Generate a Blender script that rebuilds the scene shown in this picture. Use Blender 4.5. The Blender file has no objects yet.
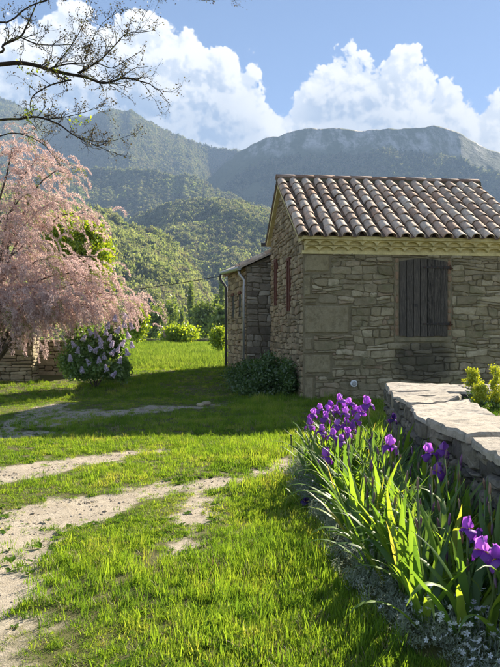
import bpy, bmesh, math, random
import numpy as np
from mathutils import Vector, Matrix
random.seed(7); RNG = np.random.default_rng(11)
R_ = math.radians
SC = bpy.context.scene
COL = SC.collection
F, CX, CY, CAMH = 700.0, 250.0, 333.5, 1.3       # focal length in photo pixels, centre, eye height

# ------------------------------------------------------------------ camera
cam = bpy.data.cameras.new('camera'); cam_o = bpy.data.objects.new('camera', cam); COL.objects.link(cam_o)
cam.sensor_fit = 'VERTICAL'; cam.sensor_height = 24.0; cam.lens = 24.0 * F / 667.0
cam.clip_start = 0.05; cam.clip_end = 20000
cam_o.location = (0, 0, CAMH); cam_o.rotation_euler = (R_(90), 0, 0)
SC.camera = cam_o
# ------------------------------------------------------------------ sun and exposure
SUN_AZ, SUN_EL = 37.0, 29.5            # azimuth to the right of the view axis (+Y), elevation
sd = Vector((math.sin(R_(SUN_AZ)) * math.cos(R_(SUN_EL)), math.cos(R_(SUN_AZ)) * math.cos(R_(SUN_EL)), math.sin(R_(SUN_EL))))
sun = bpy.data.lights.new('sun', 'SUN'); sun.energy = 5.0; sun.angle = R_(0.55); sun.color = (1.0, 0.90, 0.74)
sun_o = bpy.data.objects.new('sun', sun); COL.objects.link(sun_o)
sun_o.rotation_euler = (-sd).to_track_quat('-Z', 'Y').to_euler(); sun_o.location = (8, 8, 12)
SC.view_settings.view_transform = 'Standard'; SC.view_settings.look = 'None'
SC.view_settings.exposure = 2.08; SC.view_settings.gamma = 1.0; SC.view_settings.use_curve_mapping = False
SC.render.engine = 'CYCLES'
cy = SC.cycles
cy.use_denoising = True
try: cy.denoiser = 'OPENIMAGEDENOISE'; cy.denoising_input_passes = 'RGB_ALBEDO_NORMAL'; cy.denoising_prefilter = 'ACCURATE'
except Exception: pass
cy.max_bounces = 4; cy.diffuse_bounces = 3; cy.glossy_bounces = 2; cy.transmission_bounces = 3; cy.volume_bounces = 0
cy.sample_clamp_indirect = 6.0

# ------------------------------------------------------------------ node helper
class NT:
    def __init__(s, tree): s.t = tree; s.n = tree.nodes; s.l = tree.links
    def node(s, typ, **kw):
        nd = s.n.new(typ)
        for k, v in kw.items(): setattr(nd, k, v)
        return nd
    def put(s, sock, v):
        if v is None: return
        if isinstance(v, bpy.types.NodeSocket): s.l.new(v, sock)
        else:
            if isinstance(v, (tuple, list)) and len(v) == 3 and sock.type == 'RGBA': v = (*v, 1)
            sock.default_value = v
    def math(s, op, a, b=None, c=None, clamp=False):
        nd = s.node('ShaderNodeMath', operation=op); nd.use_clamp = clamp
        for i, v in enumerate((a, b, c)): s.put(nd.inputs[i], v)
        return nd.outputs[0]
    def vmath(s, op, a, b=None, out=0):
        nd = s.node('ShaderNodeVectorMath', operation=op)
        s.put(nd.inputs[0], a)
        if b is not None: s.put(nd.inputs[3 if op == 'SCALE' else 1], b)
        return nd.outputs[out]
    def ss(s, v, lo, hi, a=0.0, b=1.0):
        nd = s.node('ShaderNodeMapRange', interpolation_type='SMOOTHSTEP')
        for i, x in enumerate((v, lo, hi, a, b)): s.put(nd.inputs[i], x)
        return nd.outputs[0]
    def lin(s, v, lo, hi, a=0.0, b=1.0):
        nd = s.node('ShaderNodeMapRange'); nd.clamp = True
        for i, x in enumerate((v, lo, hi, a, b)): s.put(nd.inputs[i], x)
        return nd.outputs[0]
    def mix(s, f, a, b, blend='MIX'):
        nd = s.node('ShaderNodeMix', data_type='RGBA', blend_type=blend)
        s.put(nd.inputs[0], f); s.put(nd.inputs[6], a); s.put(nd.inputs[7], b)
        return nd.outputs[2]
    def fmix(s, f, a, b):
        nd = s.node('ShaderNodeMix', data_type='FLOAT')
        s.put(nd.inputs[0], f); s.put(nd.inputs[2], a); s.put(nd.inputs[3], b)
        return nd.outputs[0]
    def noise(s, vec, scale, detail=4, rough=.55, dist=0.0, col=False):
        nd = s.node('ShaderNodeTexNoise')
        s.put(nd.inputs['Vector'], vec); s.put(nd.inputs['Scale'], scale); nd.inputs['Detail'].default_value = detail
        nd.inputs['Roughness'].default_value = rough; nd.inputs['Distortion'].default_value = dist
        return nd.outputs[1 if col else 0]
    def ramp(s, f, stops):
        nd = s.node('ShaderNodeValToRGB'); cr = nd.color_ramp
        while len(cr.elements) < len(stops): cr.elements.new(.5)
        for e, (p, c) in zip(cr.elements, stops): e.position = p; e.color = (*c, 1)
        s.put(nd.inputs[0], f); return nd.outputs[0]
    def comb(s, x, y, z):
        nd = s.node('ShaderNodeCombineXYZ')
        for i, v in enumerate((x, y, z)): s.put(nd.inputs[i], v)
        return nd.outputs[0]
    def sep(s, v):
        nd = s.node('ShaderNodeSeparateXYZ'); s.put(nd.inputs[0], v); return nd.outputs
    def bump(s, h, strength, dist=0.02):
        nd = s.node('ShaderNodeBump'); nd.inputs['Strength'].default_value = strength; nd.inputs['Distance'].default_value = dist
        s.put(nd.inputs['Height'], h); return nd.outputs[0]

def srgb(r, g, b):
    f = lambda c: (c / 255 / 12.92) if c / 255 <= .04045 else ((c / 255 + .055) / 1.055) ** 2.4
    return (f(r), f(g), f(b))

# ------------------------------------------------------------------ world: sky with cumulus
def P2E(px, py):                                   # photo pixel to azimuth / elevation (radians)
    a = math.atan((px - CX) / F); return a, math.atan((CY - py) / F * math.cos(a))
W = bpy.data.worlds.new('World'); SC.world = W; W.use_nodes = True
w = NT(W.node_tree); w.n.clear()
out = w.node('ShaderNodeOutputWorld')
sky = w.node('ShaderNodeTexSky', sky_type='NISHITA'); sky.sun_disc = False
sky.sun_elevation = R_(SUN_EL); sky.sun_rotation = R_(SUN_AZ); sky.altitude = 1000; sky.air_density = 0.62; sky.dust_density = 0.05; sky.ozone_density = 0.7
bg = w.node('ShaderNodeBackground'); w.put(bg.inputs[0], sky.outputs[0]); bg.inputs[1].default_value = 0.05
tc = w.node('ShaderNodeTexCoord')
TOP = [(-330, 70), (-200, 40), (-120, 75), (-40, 40), (10, 6), (60, 8), (95, 16), (120, 10), (150, 12), (172, 22), (186, 17), (206, 22), (228, 36), (246, 50), (258, 62), (266, 78),
       (278, 98), (292, 96), (302, 80), (312, 60), (324, 48), (338, 43), (352, 44), (374, 44), (392, 52), (412, 58), (432, 72), (447, 70), (462, 84), (480, 98), (492, 97), (520, 112), (580, 90), (680, 60), (800, 90)]
A0, A1 = R_(-40), R_(40); EL1 = R_(32)
grp = bpy.data.node_groups.new('cloud_field', 'ShaderNodeTree')
grp.interface.new_socket('Dir', in_out='INPUT', socket_type='NodeSocketVector')
grp.interface.new_socket('Density', in_out='OUTPUT', socket_type='NodeSocketFloat')
grp.interface.new_socket('Depth', in_out='OUTPUT', socket_type='NodeSocketFloat')
g = NT(grp); gi = g.node('NodeGroupInput'); go = g.node('NodeGroupOutput')
d0 = g.vmath('NORMALIZE', gi.outputs[0])
x, y, z = g.sep(d0)
az = g.math('ARCTAN2', x, y); el = g.math('ARCSINE', z)
fc = g.node('ShaderNodeFloatCurve'); cv = fc.mapping.curves[0]
pts = []
for px, py in TOP:
    a, e = P2E(px, py); pts.append(((a - A0) / (A1 - A0), e / EL1))
pts = [p for p in pts if 0 <= p[0] <= 1]
while len(cv.points) < len(pts): cv.points.new(.5, .5)
for p, q in zip(cv.points, pts): p.location = q; p.handle_type = 'VECTOR'
fc.mapping.update()
g.put(fc.inputs['Value'], g.lin(az, A0, A1))
topv = g.math('MULTIPLY', fc.outputs[0], EL1)
gen = g.math('MULTIPLY_ADD', g.noise(g.comb(x, y, 0.0), 3.2, 2), R_(34), R_(0.0))
top = g.fmix(g.ss(g.math('ABSOLUTE', az), R_(29), R_(39)), topv, gen)
def billow(vec, scale, detail, seed):
    nd = g.node('ShaderNodeTexVoronoi', feature='F1', distance='EUCLIDEAN')
    nd.inputs['Detail'].default_value = detail; nd.inputs['Roughness'].default_value = .5; nd.inputs['Lacunarity'].default_value = 2.3
    nd.inputs['Scale'].default_value = scale
    g.put(nd.inputs['Vector'], g.vmath('ADD', vec, (seed, seed * .7, -seed))); return nd.outputs['Distance']
warp = g.vmath('SCALE', g.vmath('SUBTRACT', g.noise(d0, 22, 4, .6, col=True), (.5, .5, .5)), .022)
dw = g.vmath('ADD', d0, warp)
b1 = g.math('SUBTRACT', .42, billow(dw, 17, 3.5, 5.3))
b2 = g.math('SUBTRACT', g.noise(dw, 55, 5, .62), .5)
depth = g.math('SUBTRACT', top, el)                    # radians below the cloud top
den = g.math('ADD', g.math('MULTIPLY_ADD', depth, 20.0, .80), g.math('ADD', g.math('MULTIPLY', b1, 1.5), g.math('MULTIPLY', b2, .9)))
g.put(go.inputs[0], den); g.put(go.inputs[1], depth)
def field(vec):
    nd = w.node('ShaderNodeGroup'); nd.node_tree = grp; w.put(nd.inputs[0], vec); return nd.outputs
D = field(tc.outputs['Generated'])
up = Vector((0.007, 0.0, 0.011))
D2 = field(w.vmath('ADD', w.vmath('NORMALIZE', tc.outputs['Generated']), tuple(up)))
alpha = w.ss(D[0], 0.0, .20)
lit = w.ss(w.math('SUBTRACT', D[0], D2[0]), -.16, .52)              # density falls off towards the light: bright rim
n_in = w.noise(tc.outputs['Generated'], 9.0, 4, .6)
low = w.ss(w.math('ADD', D[1], w.math('MULTIPLY', w.math('SUBTRACT', n_in, .5), .14)), R_(1.2), R_(6.5))
zz = w.sep(tc.outputs['Generated'])
base_glow = w.math('MULTIPLY', w.ss(zz[2], .34, .17), w.ss(zz[0], -.10, .10))              # clouds near the horizon sit in bright hazy air
bodyc = w.mix(low, (.70, .75, .83), (.30, .40, .57))
bodyc = w.mix(w.math('MULTIPLY', base_glow, .75), bodyc, (.84, .85, .86))
cc = w.mix(w.math('MULTIPLY', lit, w.fmix(low, 1.0, .42)), bodyc, (1.0, .985, .95))
bgc = w.node('ShaderNodeBackground'); w.put(bgc.inputs[0], cc); bgc.inputs[1].default_value = .34
mx = w.node('ShaderNodeMixShader'); w.put(mx.inputs[0], w.math('MULTIPLY', alpha, w.ss(zz[2], -.02, .03)))
w.put(mx.inputs[1], bg.outputs[0]); w.put(mx.inputs[2], bgc.outputs[0]); w.put(out.inputs[0], mx.outputs[0])
try: W.cycles.sampling_method = 'MANUAL'; W.cycles.sample_map_resolution = 1024
except Exception: pass

# ------------------------------------------------------------------ materials
MATS = {}
def newmat(name):
    m = bpy.data.materials.new(name); m.use_nodes = True; t = NT(m.node_tree); t.n.clear()
    o = t.node('ShaderNodeOutputMaterial'); MATS[name] = m
    return m, t, o
def rnd_of(t, island):
    if island: return t.node('ShaderNodeNewGeometry').outputs['Random Per Island']
    return t.node('ShaderNodeObjectInfo').outputs['Random']
def posn(t): return t.node('ShaderNodeNewGeometry').outputs['Position']
def principled(t, o, col, rough=.9, nrm=None, spec=.3, metal=0):
    p = t.node('ShaderNodeBsdfPrincipled'); t.put(p.inputs['Base Color'], col); t.put(p.inputs['Roughness'], rough)
    p.inputs['Specular IOR Level'].default_value = spec; p.inputs['Metallic'].default_value = metal
    if nrm is not None: t.put(p.inputs['Normal'], nrm)
    t.put(o.inputs[0], p.outputs[0]); return p
def stone_mat(name, stops, island=False, scale=1.0, lichen=None, lich_amt=.5, stain=None, bump=.7):
    m, t, o = newmat(name); P = posn(t); r = rnd_of(t, island)
    c = t.ramp(r, stops)
    n1 = t.noise(P, 6 * scale, 5, .65); n2 = t.noise(P, 38 * scale, 5, .7)
    c = t.mix(t.ss(n1, .35, .7, 0, .55), c, t.mix(1.0, c, (.55, .52, .46), 'MULTIPLY'))
    c = t.mix(t.ss(n2, .3, .75, 0, .5), c, t.mix(1.0, c, (1.5, 1.46, 1.38), 'MULTIPLY'))
    if lichen:
        n3 = t.noise(P, 4.3 * scale, 6, .7, .4)
        c = t.mix(t.ss(n3, .50, .62, 0, lich_amt), c, lichen)
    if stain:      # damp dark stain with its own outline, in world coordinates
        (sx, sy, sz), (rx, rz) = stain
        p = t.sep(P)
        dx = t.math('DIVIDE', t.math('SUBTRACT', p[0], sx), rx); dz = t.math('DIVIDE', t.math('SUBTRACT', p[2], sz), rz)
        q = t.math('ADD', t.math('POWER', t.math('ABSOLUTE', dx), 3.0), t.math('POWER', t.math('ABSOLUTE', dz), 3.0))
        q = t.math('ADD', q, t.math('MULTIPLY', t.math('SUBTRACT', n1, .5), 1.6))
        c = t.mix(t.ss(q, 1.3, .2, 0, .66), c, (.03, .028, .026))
    h = t.math('ADD', t.math('MULTIPLY', n1, .6), t.math('MULTIPLY', n2, .4))
    principled(t, o, c, .92, t.bump(h, bump, .03), .2); return m
def leaf_mat(name, stops, trans=.45, island=True, rough=.5, tcol=(1.25, 1.3, .55), pos_scale=None, gloss=.08):
    m, t, o = newmat(name); r = rnd_of(t, island)
    if pos_scale:
        loc = t.node('ShaderNodeObjectInfo').outputs['Location'] if not island else posn(t)
        nn = t.noise(loc, pos_scale, 3)
        r = t.math('ADD', t.math('MULTIPLY', r, .55), t.ss(nn, .3, .7, -.05, .5), clamp=True)
    c = t.ramp(r, stops)
    df = t.node('ShaderNodeBsdfDiffuse'); t.put(df.inputs[0], c)
    tr = t.node('ShaderNodeBsdfTranslucent'); t.put(tr.inputs[0], t.mix(1.0, c, tcol, 'MULTIPLY'))
    ms = t.node('ShaderNodeMixShader'); ms.inputs[0].default_value = trans
    t.put(ms.inputs[1], df.outputs[0]); t.put(ms.inputs[2], tr.outputs[0])
    if gloss < .03:
        t.put(o.inputs[0], ms.outputs[0]); return m
    gl = t.node('ShaderNodeBsdfGlossy'); gl.inputs['Roughness'].default_value = rough; gl.inputs[0].default_value = (.6, .6, .6, 1)
    m2 = t.node('ShaderNodeMixShader'); m2.inputs[0].default_value = gloss
    t.put(m2.inputs[1], ms.outputs[0]); t.put(m2.inputs[2], gl.outputs[0]); t.put(o.inputs[0], m2.outputs[0])
    return m
def plain_mat(name, c1, c2, scale=8, rough=.85, bump=.3, metal=0, island=False, stretch=(1, 1, 1), spec=.3):
    m, t, o = newmat(name); P = t.vmath('MULTIPLY', posn(t), stretch)
    n = t.noise(P, scale, 5, .65)
    r = rnd_of(t, island)
    f = t.math('ADD', t.ss(n, .3, .7, 0, .7), t.math('MULTIPLY', r, .3))
    principled(t, o, t.mix(f, c1, c2), rough, t.bump(n, bump, .02), spec, metal); return m

# ------------------------------------------------------------------ object helpers
def link(name, me, mat=None, parent=None, loc=None, rot=None):
    o = bpy.data.objects.new(name, me); COL.objects.link(o)
    if mat is not None and me is not None and len(me.materials) == 0: me.materials.append(mat)
    if parent is not None: o.parent = parent
    if loc is not None: o.location = loc
    if rot is not None: o.rotation_euler = rot
    return o
def pymesh(name, verts, faces, mat=None, smooth=False):
    me = bpy.data.meshes.new(name); me.from_pydata([tuple(map(float, v)) for v in verts], [], [tuple(f) for f in faces])
    if smooth: me.shade_smooth()
    if mat is not None: me.materials.append(mat)
    return me
def npmesh(name, V, Fq, mat=None, smooth=False):
    V = np.asarray(V, np.float32); Fq = np.asarray(Fq, np.int32); k = Fq.shape[1]; n = len(Fq)
    me = bpy.data.meshes.new(name)
    me.vertices.add(len(V)); me.vertices.foreach_set('co', V.ravel())
    me.loops.add(n * k); me.loops.foreach_set('vertex_index', Fq.ravel())
    me.polygons.add(n); me.polygons.foreach_set('loop_start', np.arange(n, dtype=np.int32) * k)
    me.update(calc_edges=True)
    if smooth: me.shade_smooth()
    if mat is not None: me.materials.append(mat)
    return me
def tag(o, label=None, cat=None, group=None, kind=None):
    if label: o['label'] = label
    if cat: o['category'] = cat
    if group: o['group'] = group
    if kind: o['kind'] = kind
    return o
def empty(name, loc=(0, 0, 0), rz=0):
    o = bpy.data.objects.new(name, None); COL.objects.link(o); o.location = loc; o.rotation_euler = (0, 0, rz); o.empty_display_size = .1
    return o
class MB:
    def __init__(s): s.v = []; s.f = []
    def add(s, V, Fc):
        b = len(s.v); s.v += [tuple(map(float, p)) for p in V]; s.f += [tuple(i + b for i in f) for f in Fc]; return s
    def box(s, x0, x1, y0, y1, z0, z1):
        return s.add([(x0, y0, z0), (x1, y0, z0), (x1, y1, z0), (x0, y1, z0), (x0, y0, z1), (x1, y0, z1), (x1, y1, z1), (x0, y1, z1)],
                     [(0, 3, 2, 1), (4, 5, 6, 7), (0, 1, 5, 4), (1, 2, 6, 5), (2, 3, 7, 6), (3, 0, 4, 7)])
    def prism(s, poly, axis_vec):     # poly: list of 3-D points, extruded by axis_vec
        n = len(poly); a = [Vector(p) for p in poly]; bb = [p + Vector(axis_vec) for p in a]
        return s.add(a + bb, [tuple(range(n))[::-1], tuple(range(n, 2 * n))] + [(i, (i + 1) % n, n + (i + 1) % n, n + i) for i in range(n)])
    def tube(s, pts, rad, n=6, cap=True):
        pts = [Vector(p) for p in pts]; m = len(pts)
        if not hasattr(rad, '__len__'): rad = [rad] * m
        V = []; 
        for i, p in enumerate(pts):
            d = (pts[min(i + 1, m - 1)] - pts[max(i - 1, 0)]).normalized()
            u = d.orthogonal().normalized() if i == 0 else (u - d * u.dot(d)).normalized()
            q = d.cross(u)
            for k in range(n):
                a = 2 * math.pi * k / n; V.append(p + (u * math.cos(a) + q * math.sin(a)) * rad[i])
        Fc = [(i * n + k, i * n + (k + 1) % n, (i + 1) * n + (k + 1) % n, (i + 1) * n + k) for i in range(m - 1) for k in range(n)]
        if cap: Fc += [tuple(range(n))[::-1], tuple(range((m - 1) * n, m * n))]
        return s.add(V, Fc)
    def mesh(s, name, mat=None, smooth=False): return pymesh(name, s.v, s.f, mat, smooth)
    def build(s, name, mat, parent=None, smooth=False, **k): return link(name, s.mesh(name, mat, smooth), mat, parent, **k)

# numpy value noise
def _h(ix, iy, seed):
    n = (ix.astype(np.int64) * 374761393 + iy.astype(np.int64) * 668265263 + seed * 974634777) & 0xffffffff
    n = ((n ^ (n >> 13)) * 1274126177) & 0xffffffff
    return ((n ^ (n >> 16)) & 0xffff) / 65535.0
def vnoise(x, y, seed=0):
    x = np.asarray(x, float); y = np.asarray(y, float); ix = np.floor(x); iy = np.floor(y); fx = x - ix; fy = y - iy
    fx = fx * fx * (3 - 2 * fx); fy = fy * fy * (3 - 2 * fy); ix = ix.astype(np.int64); iy = iy.astype(np.int64)
    a = _h(ix, iy, seed); b = _h(ix + 1, iy, seed); c = _h(ix, iy + 1, seed); d = _h(ix + 1, iy + 1, seed)
    return (a * (1 - fx) + b * fx) * (1 - fy) + (c * (1 - fx) + d * fx) * fy
def fbm(x, y, seed=0, oct=4, gain=.5):
    s = 0; a = 1; t = 0; x = np.asarray(x, float); y = np.asarray(y, float)
    for k in range(oct): s = s + a * vnoise(x, y, seed + k); t += a; a *= gain; x = x * 2.03 + 7.1; y = y * 2.03 + 3.3
    return s / t
def sstep(v, a, b):
    t = np.clip((v - a) / (b - a), 0, 1); return t * t * (3 - 2 * t)
def gh(x, y):                       # ground height
    x = np.asarray(x, float); y = np.asarray(y, float)
    h = .30 * sstep(y, 13.5, 19) + (fbm(x * .9, y * .9, 3, 3) - .5) * .05 * sstep(np.abs(x) + np.abs(y), 0, 2)
    far = sstep(y, 74, 230); h = h - 16 * far + .25 * sstep(y, 19, 70)
    return h
def ghf(x, y): return float(gh(np.array([x]), np.array([y]))[0])
def PXG(px, py, z=0.0):             # photo pixel on the ground plane
    Y = (CAMH - z) * F / (py - CY); return ((px - CX) / F * Y, Y)
def PXD(px, py, Y): return Vector(((px - CX) / F * Y, Y, CAMH + (CY - py) / F * Y))

# bare-earth mask (two wheel tracks, trodden patches)
CAPS = []                            # (x0,y0,x1,y1,radius)
def cap(p, q, r0): a = PXG(*p); b = PXG(*q); CAPS.append((*a, *b, r0 if a[1] < 9.3 else r0 - .20))
cap((-70, 700), (-30, 600), .26); cap((-20, 600), (36, 532), .27); cap((-40, 540), (30, 520), .42); cap((30, 524), (84, 508), .34); cap((84, 508), (110, 503), .12); cap((110, 505), (150, 490), .24)
cap((148, 490), (205, 484), .15); cap((205, 484), (262, 474), .20); cap((262, 474), (312, 455), .24); cap((205, 482), (190, 520), .12); cap((190, 520), (180, 545), .03)
cap((-60, 486), (20, 470), .32); cap((20, 470), (90, 460), .30); cap((90, 459), (135, 451), .18); cap((135, 452), (165, 449), .08)
cap((-60, 436), (22, 434), .40); cap((40, 425), (90, 412), .55); cap((95, 415), (165, 407), .55); cap((0, 430), (60, 405), .5); cap((165, 410), (235, 402), .35)
def bare(x, y):
    x = np.asarray(x, float); y = np.asarray(y, float); m = np.full(x.shape, -9.0)
    nz = (fbm(x * 2.6, y * 2.6, 21, 4) - .5) * .38 + (fbm(x * 9, y * 9, 23, 3) - .5) * .20
    for x0, y0, x1, y1, r in CAPS:
        dx, dy = x1 - x0, y1 - y0; t = np.clip(((x - x0) * dx + (y - y0) * dy) / (dx * dx + dy * dy + 1e-9), 0, 1)
        d = np.hypot(x - x0 - t * dx, y - y0 - t * dy); m = np.maximum(m, (r - d))
    return sstep(m + nz * 1.5, -.22, .20)
# iris bed, left edge as a function of depth
BEDY = np.array([2.0, 2.73, 3.0, 3.4, 4.0, 5.4, 6.5, 7.6, 8.4]); BEDX = np.array([.80, .72, .66, .56, .48, .36, .40, .60, 1.25])
def in_bed(x, y):
    e = np.interp(y, BEDY, BEDX); return (x > e + (fbm(x * 3, y * 3, 5, 2) - .5) * .25) & (y < 8.5) & (y > 1.0)


# ================================================================== SCATTER (stuff) through geometry nodes
PROTO = bpy.data.collections.new('scatter_sources')            # never linked to the scene
def proto(name, me):
    o = bpy.data.objects.new(name, me); return o
def scatter(name, pos, rot, scl, idx, srcs, label, cat, mat=None):
    N = len(pos); me = bpy.data.meshes.new(name); me.vertices.add(N)
    me.vertices.foreach_set('co', np.asarray(pos, np.float32).ravel())
    a = me.attributes.new('rot', 'FLOAT_VECTOR', 'POINT'); a.data.foreach_set('vector', np.asarray(rot, np.float32).ravel())
    a = me.attributes.new('scl', 'FLOAT_VECTOR', 'POINT'); a.data.foreach_set('vector', np.asarray(scl, np.float32).ravel())
    a = me.attributes.new('idx', 'INT', 'POINT'); a.data.foreach_set('value', np.asarray(idx, np.int32))
    o = link(name, me); tag(o, label, cat, kind='stuff')
    c = bpy.data.collections.new(name + '_sources')
    for i, s in enumerate(srcs):
        s.name = 'src_%02d_%s' % (i, name); c.objects.link(s)
    ng = bpy.data.node_groups.new(name, 'GeometryNodeTree')
    ng.interface.new_socket('Geometry', in_out='INPUT', socket_type='NodeSocketGeometry')
    ng.interface.new_socket('Geometry', in_out='OUTPUT', socket_type='NodeSocketGeometry')
    t = NT(ng); gi = t.node('NodeGroupInput'); go = t.node('NodeGroupOutput')
    ci = t.node('GeometryNodeCollectionInfo'); ci.inputs[0].default_value = c; ci.inputs['Separate Children'].default_value = True; ci.inputs['Reset Children'].default_value = True
    def attr(nm, ty):
        nd = t.node('GeometryNodeInputNamedAttribute', data_type=ty); nd.inputs['Name'].default_value = nm; return nd.outputs[0]
    ip = t.node('GeometryNodeInstanceOnPoints')
    t.l.new(gi.outputs[0], ip.inputs['Points']); t.l.new(ci.outputs[0], ip.inputs['Instance'])
    ip.inputs['Pick Instance'].default_value = True
    t.l.new(attr('idx', 'INT'), ip.inputs['Instance Index'])
    e = t.node('FunctionNodeEulerToRotation'); t.l.new(attr('rot', 'FLOAT_VECTOR'), e.inputs[0]); t.l.new(e.outputs[0], ip.inputs['Rotation'])
    t.l.new(attr('scl', 'FLOAT_VECTOR'), ip.inputs['Scale'])
    t.l.new(ip.outputs[0], go.inputs[0])
    md = o.modifiers.new('scatter', 'NODES'); md.node_group = ng
    return o

# ================================================================== GROUND
m, t, o = newmat('ground'); P = posn(t)
at = t.node('ShaderNodeAttribute'); at.attribute_name = 'bare'
n1 = t.noise(P, 3.0, 5, .65); n2 = t.noise(P, 26, 6, .75); n3 = t.noise(P, 120, 3, .7)
soil = t.mix(t.ss(n1, .3, .7), (.47, .405, .31), (.35, .295, .22))
soil = t.mix(t.ss(n2, .45, .75, 0, .7), soil, (.56, .50, .41)); soil = t.mix(t.ss(n3, .5, .8, 0, .6), soil, (.22, .18, .13))
turf = t.mix(n2, (.07, .085, .022), (.15, .135, .055))
fieldc = t.mix(t.noise(P, .35, 5, .7), (.10, .20, .03), (.19, .26, .05))
yy = t.sep(P)[1]
turf = t.mix(t.ss(yy, 20, 40), turf, fieldc)
f = t.math('ADD', at.outputs['Fac'], t.math('MULTIPLY', t.math('SUBTRACT', n2, .5), .5))
principled(t, o, t.mix(t.ss(f, .22, .78), turf, soil), .95, t.bump(t.math('ADD', t.math('MULTIPLY', n2, .7), t.math('MULTIPLY', n3, .3)), .8, .03), .15)
def axis(lo, hi, step, far0, far1, k=1.22):
    a = list(np.arange(lo, hi, step)); s = step; v = a[-1]
    while v < far1: s *= k; v += s; a.append(min(v, far1))
    b = []; s = step; v = lo
    while v > far0: s *= k; v -= s; b.append(max(v, far0))
    return np.array(b[::-1] + a)
xs = axis(-6.5, 3.0, .06, -3500, 3500); ys = axis(1.5, 20, .07, -1500, 3400)
XX, YY = np.meshgrid(xs, ys); V = np.stack([XX, YY, gh(XX, YY)], -1).reshape(-1, 3)
b = bare(XX, YY).ravel() * (1 - in_bed(XX, YY).ravel())
V[:, 2] += (b * ((fbm(XX * 14, YY * 14, 31, 3).ravel() - .5) * .03 - .015))
nx, ny = len(xs), len(ys); I = np.arange(nx * ny).reshape(ny, nx)
Q = np.stack([I[:-1, :-1], I[:-1, 1:], I[1:, 1:], I[1:, :-1]], -1).reshape(-1, 4)
me = npmesh('ground', V, Q, MATS['ground'], True)
a = me.attributes.new('bare', 'FLOAT', 'POINT'); a.data.foreach_set('value', b.astype(np.float32))
tag(link('ground', me), kind='structure')

# ================================================================== HILLS AND MOUNTAINS
def rock_forest(name, g1, g2, rock, rock_stops, scale, band=None):
    m, t, o = newmat(name); P = posn(t); n = t.noise(P, scale, 6, .7); nf = t.noise(P, scale * 9, 4, .7)
    c = t.mix(t.ss(n, .3, .7), g1, g2); c = t.mix(t.ss(nf, .4, .8, 0, .6), c, tuple(.45 * q for q in g1))
    if band:
        z = t.sep(P); streak = t.noise(t.vmath('MULTIPLY', P, (1.0, .4, .22)), .02, 6, .72)
        nz = t.math('MULTIPLY', t.math('SUBTRACT', t.noise(P, .004, 5, .7), .5), band[2])
        hgt = t.math('ADD', z[2], nz)
        f = t.math('MULTIPLY', t.ss(hgt, band[0], band[0] + 60), t.ss(hgt, band[1], band[1] - 50))
        f = t.math('MULTIPLY', f, t.ss(streak, .44, .62))
        c = t.mix(f, c, t.mix(t.ss(t.noise(P, .06, 5, .7), .3, .7), rock, tuple(.55 * q for q in rock)))
    principled(t, o, c, .95, t.bump(t.math('ADD', n, nf), .6, 2.0 / scale * .05), .1); return m
rock_forest('far_slope', (.10, .115, .05), (.15, .15, .08), (.58, .54, .48), None, .006, band=(600, 930, 170))
rock_forest('left_slope', (.085, .105, .04), (.14, .135, .065), (.42, .39, .33), None, .008, band=(760, 1010, 120))
rock_forest('mid_slope', (.075, .10, .035), (.13, .14, .055), (.4, .38, .33), None, .015)
HILLS = {}
def hill(name, crest, R, r0, p, mat, amp, wl, seed, z0=-30, px0=-220, px1=720, step=3, rows=110, Rvar=None, crest_noise=1.0):
    cx = np.array([c[0] for c in crest], float); cyv = np.array([c[1] for c in crest], float)
    px = np.arange(px0, px1 + 1, step).astype(float); n = len(px)
    E = (CY - np.interp(px, cx, cyv)) / F
    E = E + (fbm(px * .09, px * 0 + seed, seed, 4, .6) - .5) * .012 * crest_noise
    Rr = np.full(n, float(R)) if Rvar is None else np.interp(px, *Rvar)
    r00 = np.full(n, float(r0)) if np.isscalar(r0) else np.interp(px, *r0)
    H = CAMH + E * Rr
    tt = np.concatenate([np.linspace(0, 1, rows), 1 + np.linspace(.03, .45, 10)])
    T = tt[:, None]; Y = r00 + (Rr - r00) * T; X = (px - CX) / F * Y
    fz = np.where(T <= 1, np.clip(T, 0, 1) ** p, 1 - (T - 1) * 1.6)
    Z = z0 + (H - z0) * fz
    gul = np.abs(fbm(X / wl, Y / wl * .55, seed + 5, 5, .52) - .5) * 2
    win = np.clip(T * (1 - T) * 4, 0, 1) ** .7
    Z = Z + (gul - .28) * amp * win
    V = np.stack([X, Y, Z], -1); ny_, nx_ = Z.shape
    I = np.arange(nx_ * ny_).reshape(ny_, nx_)
    Q = np.stack([I[:-1, :-1], I[:-1, 1:], I[1:, 1:], I[1:, :-1]], -1).reshape(-1, 4)
    o = link(name, npmesh(name, V.reshape(-1, 3), Q, MATS[mat], True)); tag(o, kind='structure')
    HILLS[name] = (V, rows, px)
    return o
hill('mountain_left', [(-220, 112), (-60, 90), (0, 99), (22, 107), (65, 120), (90, 117), (108, 112), (130, 112), (145, 120), (170, 134), (200, 144), (220, 149), (240, 153), (300, 170), (720, 240)],
     3000, ([-220, 150, 190, 245, 720], [1250, 1250, 1500, 2880, 2900]), 1.02, 'left_slope', 170, 520, 41)
hill('mountain_right', [(-220, 320), (150, 240), (190, 198), (205, 182), (220, 168), (237, 152), (255, 144), (270, 137), (300, 130), (330, 127), (360, 130), (400, 128), (440, 126), (460, 132), (480, 145), (500, 153), (560, 170), (720, 150)],
     2550, 1750, .78, 'far_slope', 120, 420, 47, crest_noise=.55)
hill('hill_spur', [(-220, 160), (60, 165), (160, 172), (190, 178), (205, 182), (215, 191), (250, 203), (280, 216), (340, 240), (720, 300)], 1900, 1150, 1.0, 'mid_slope', 80, 330, 53)
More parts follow.
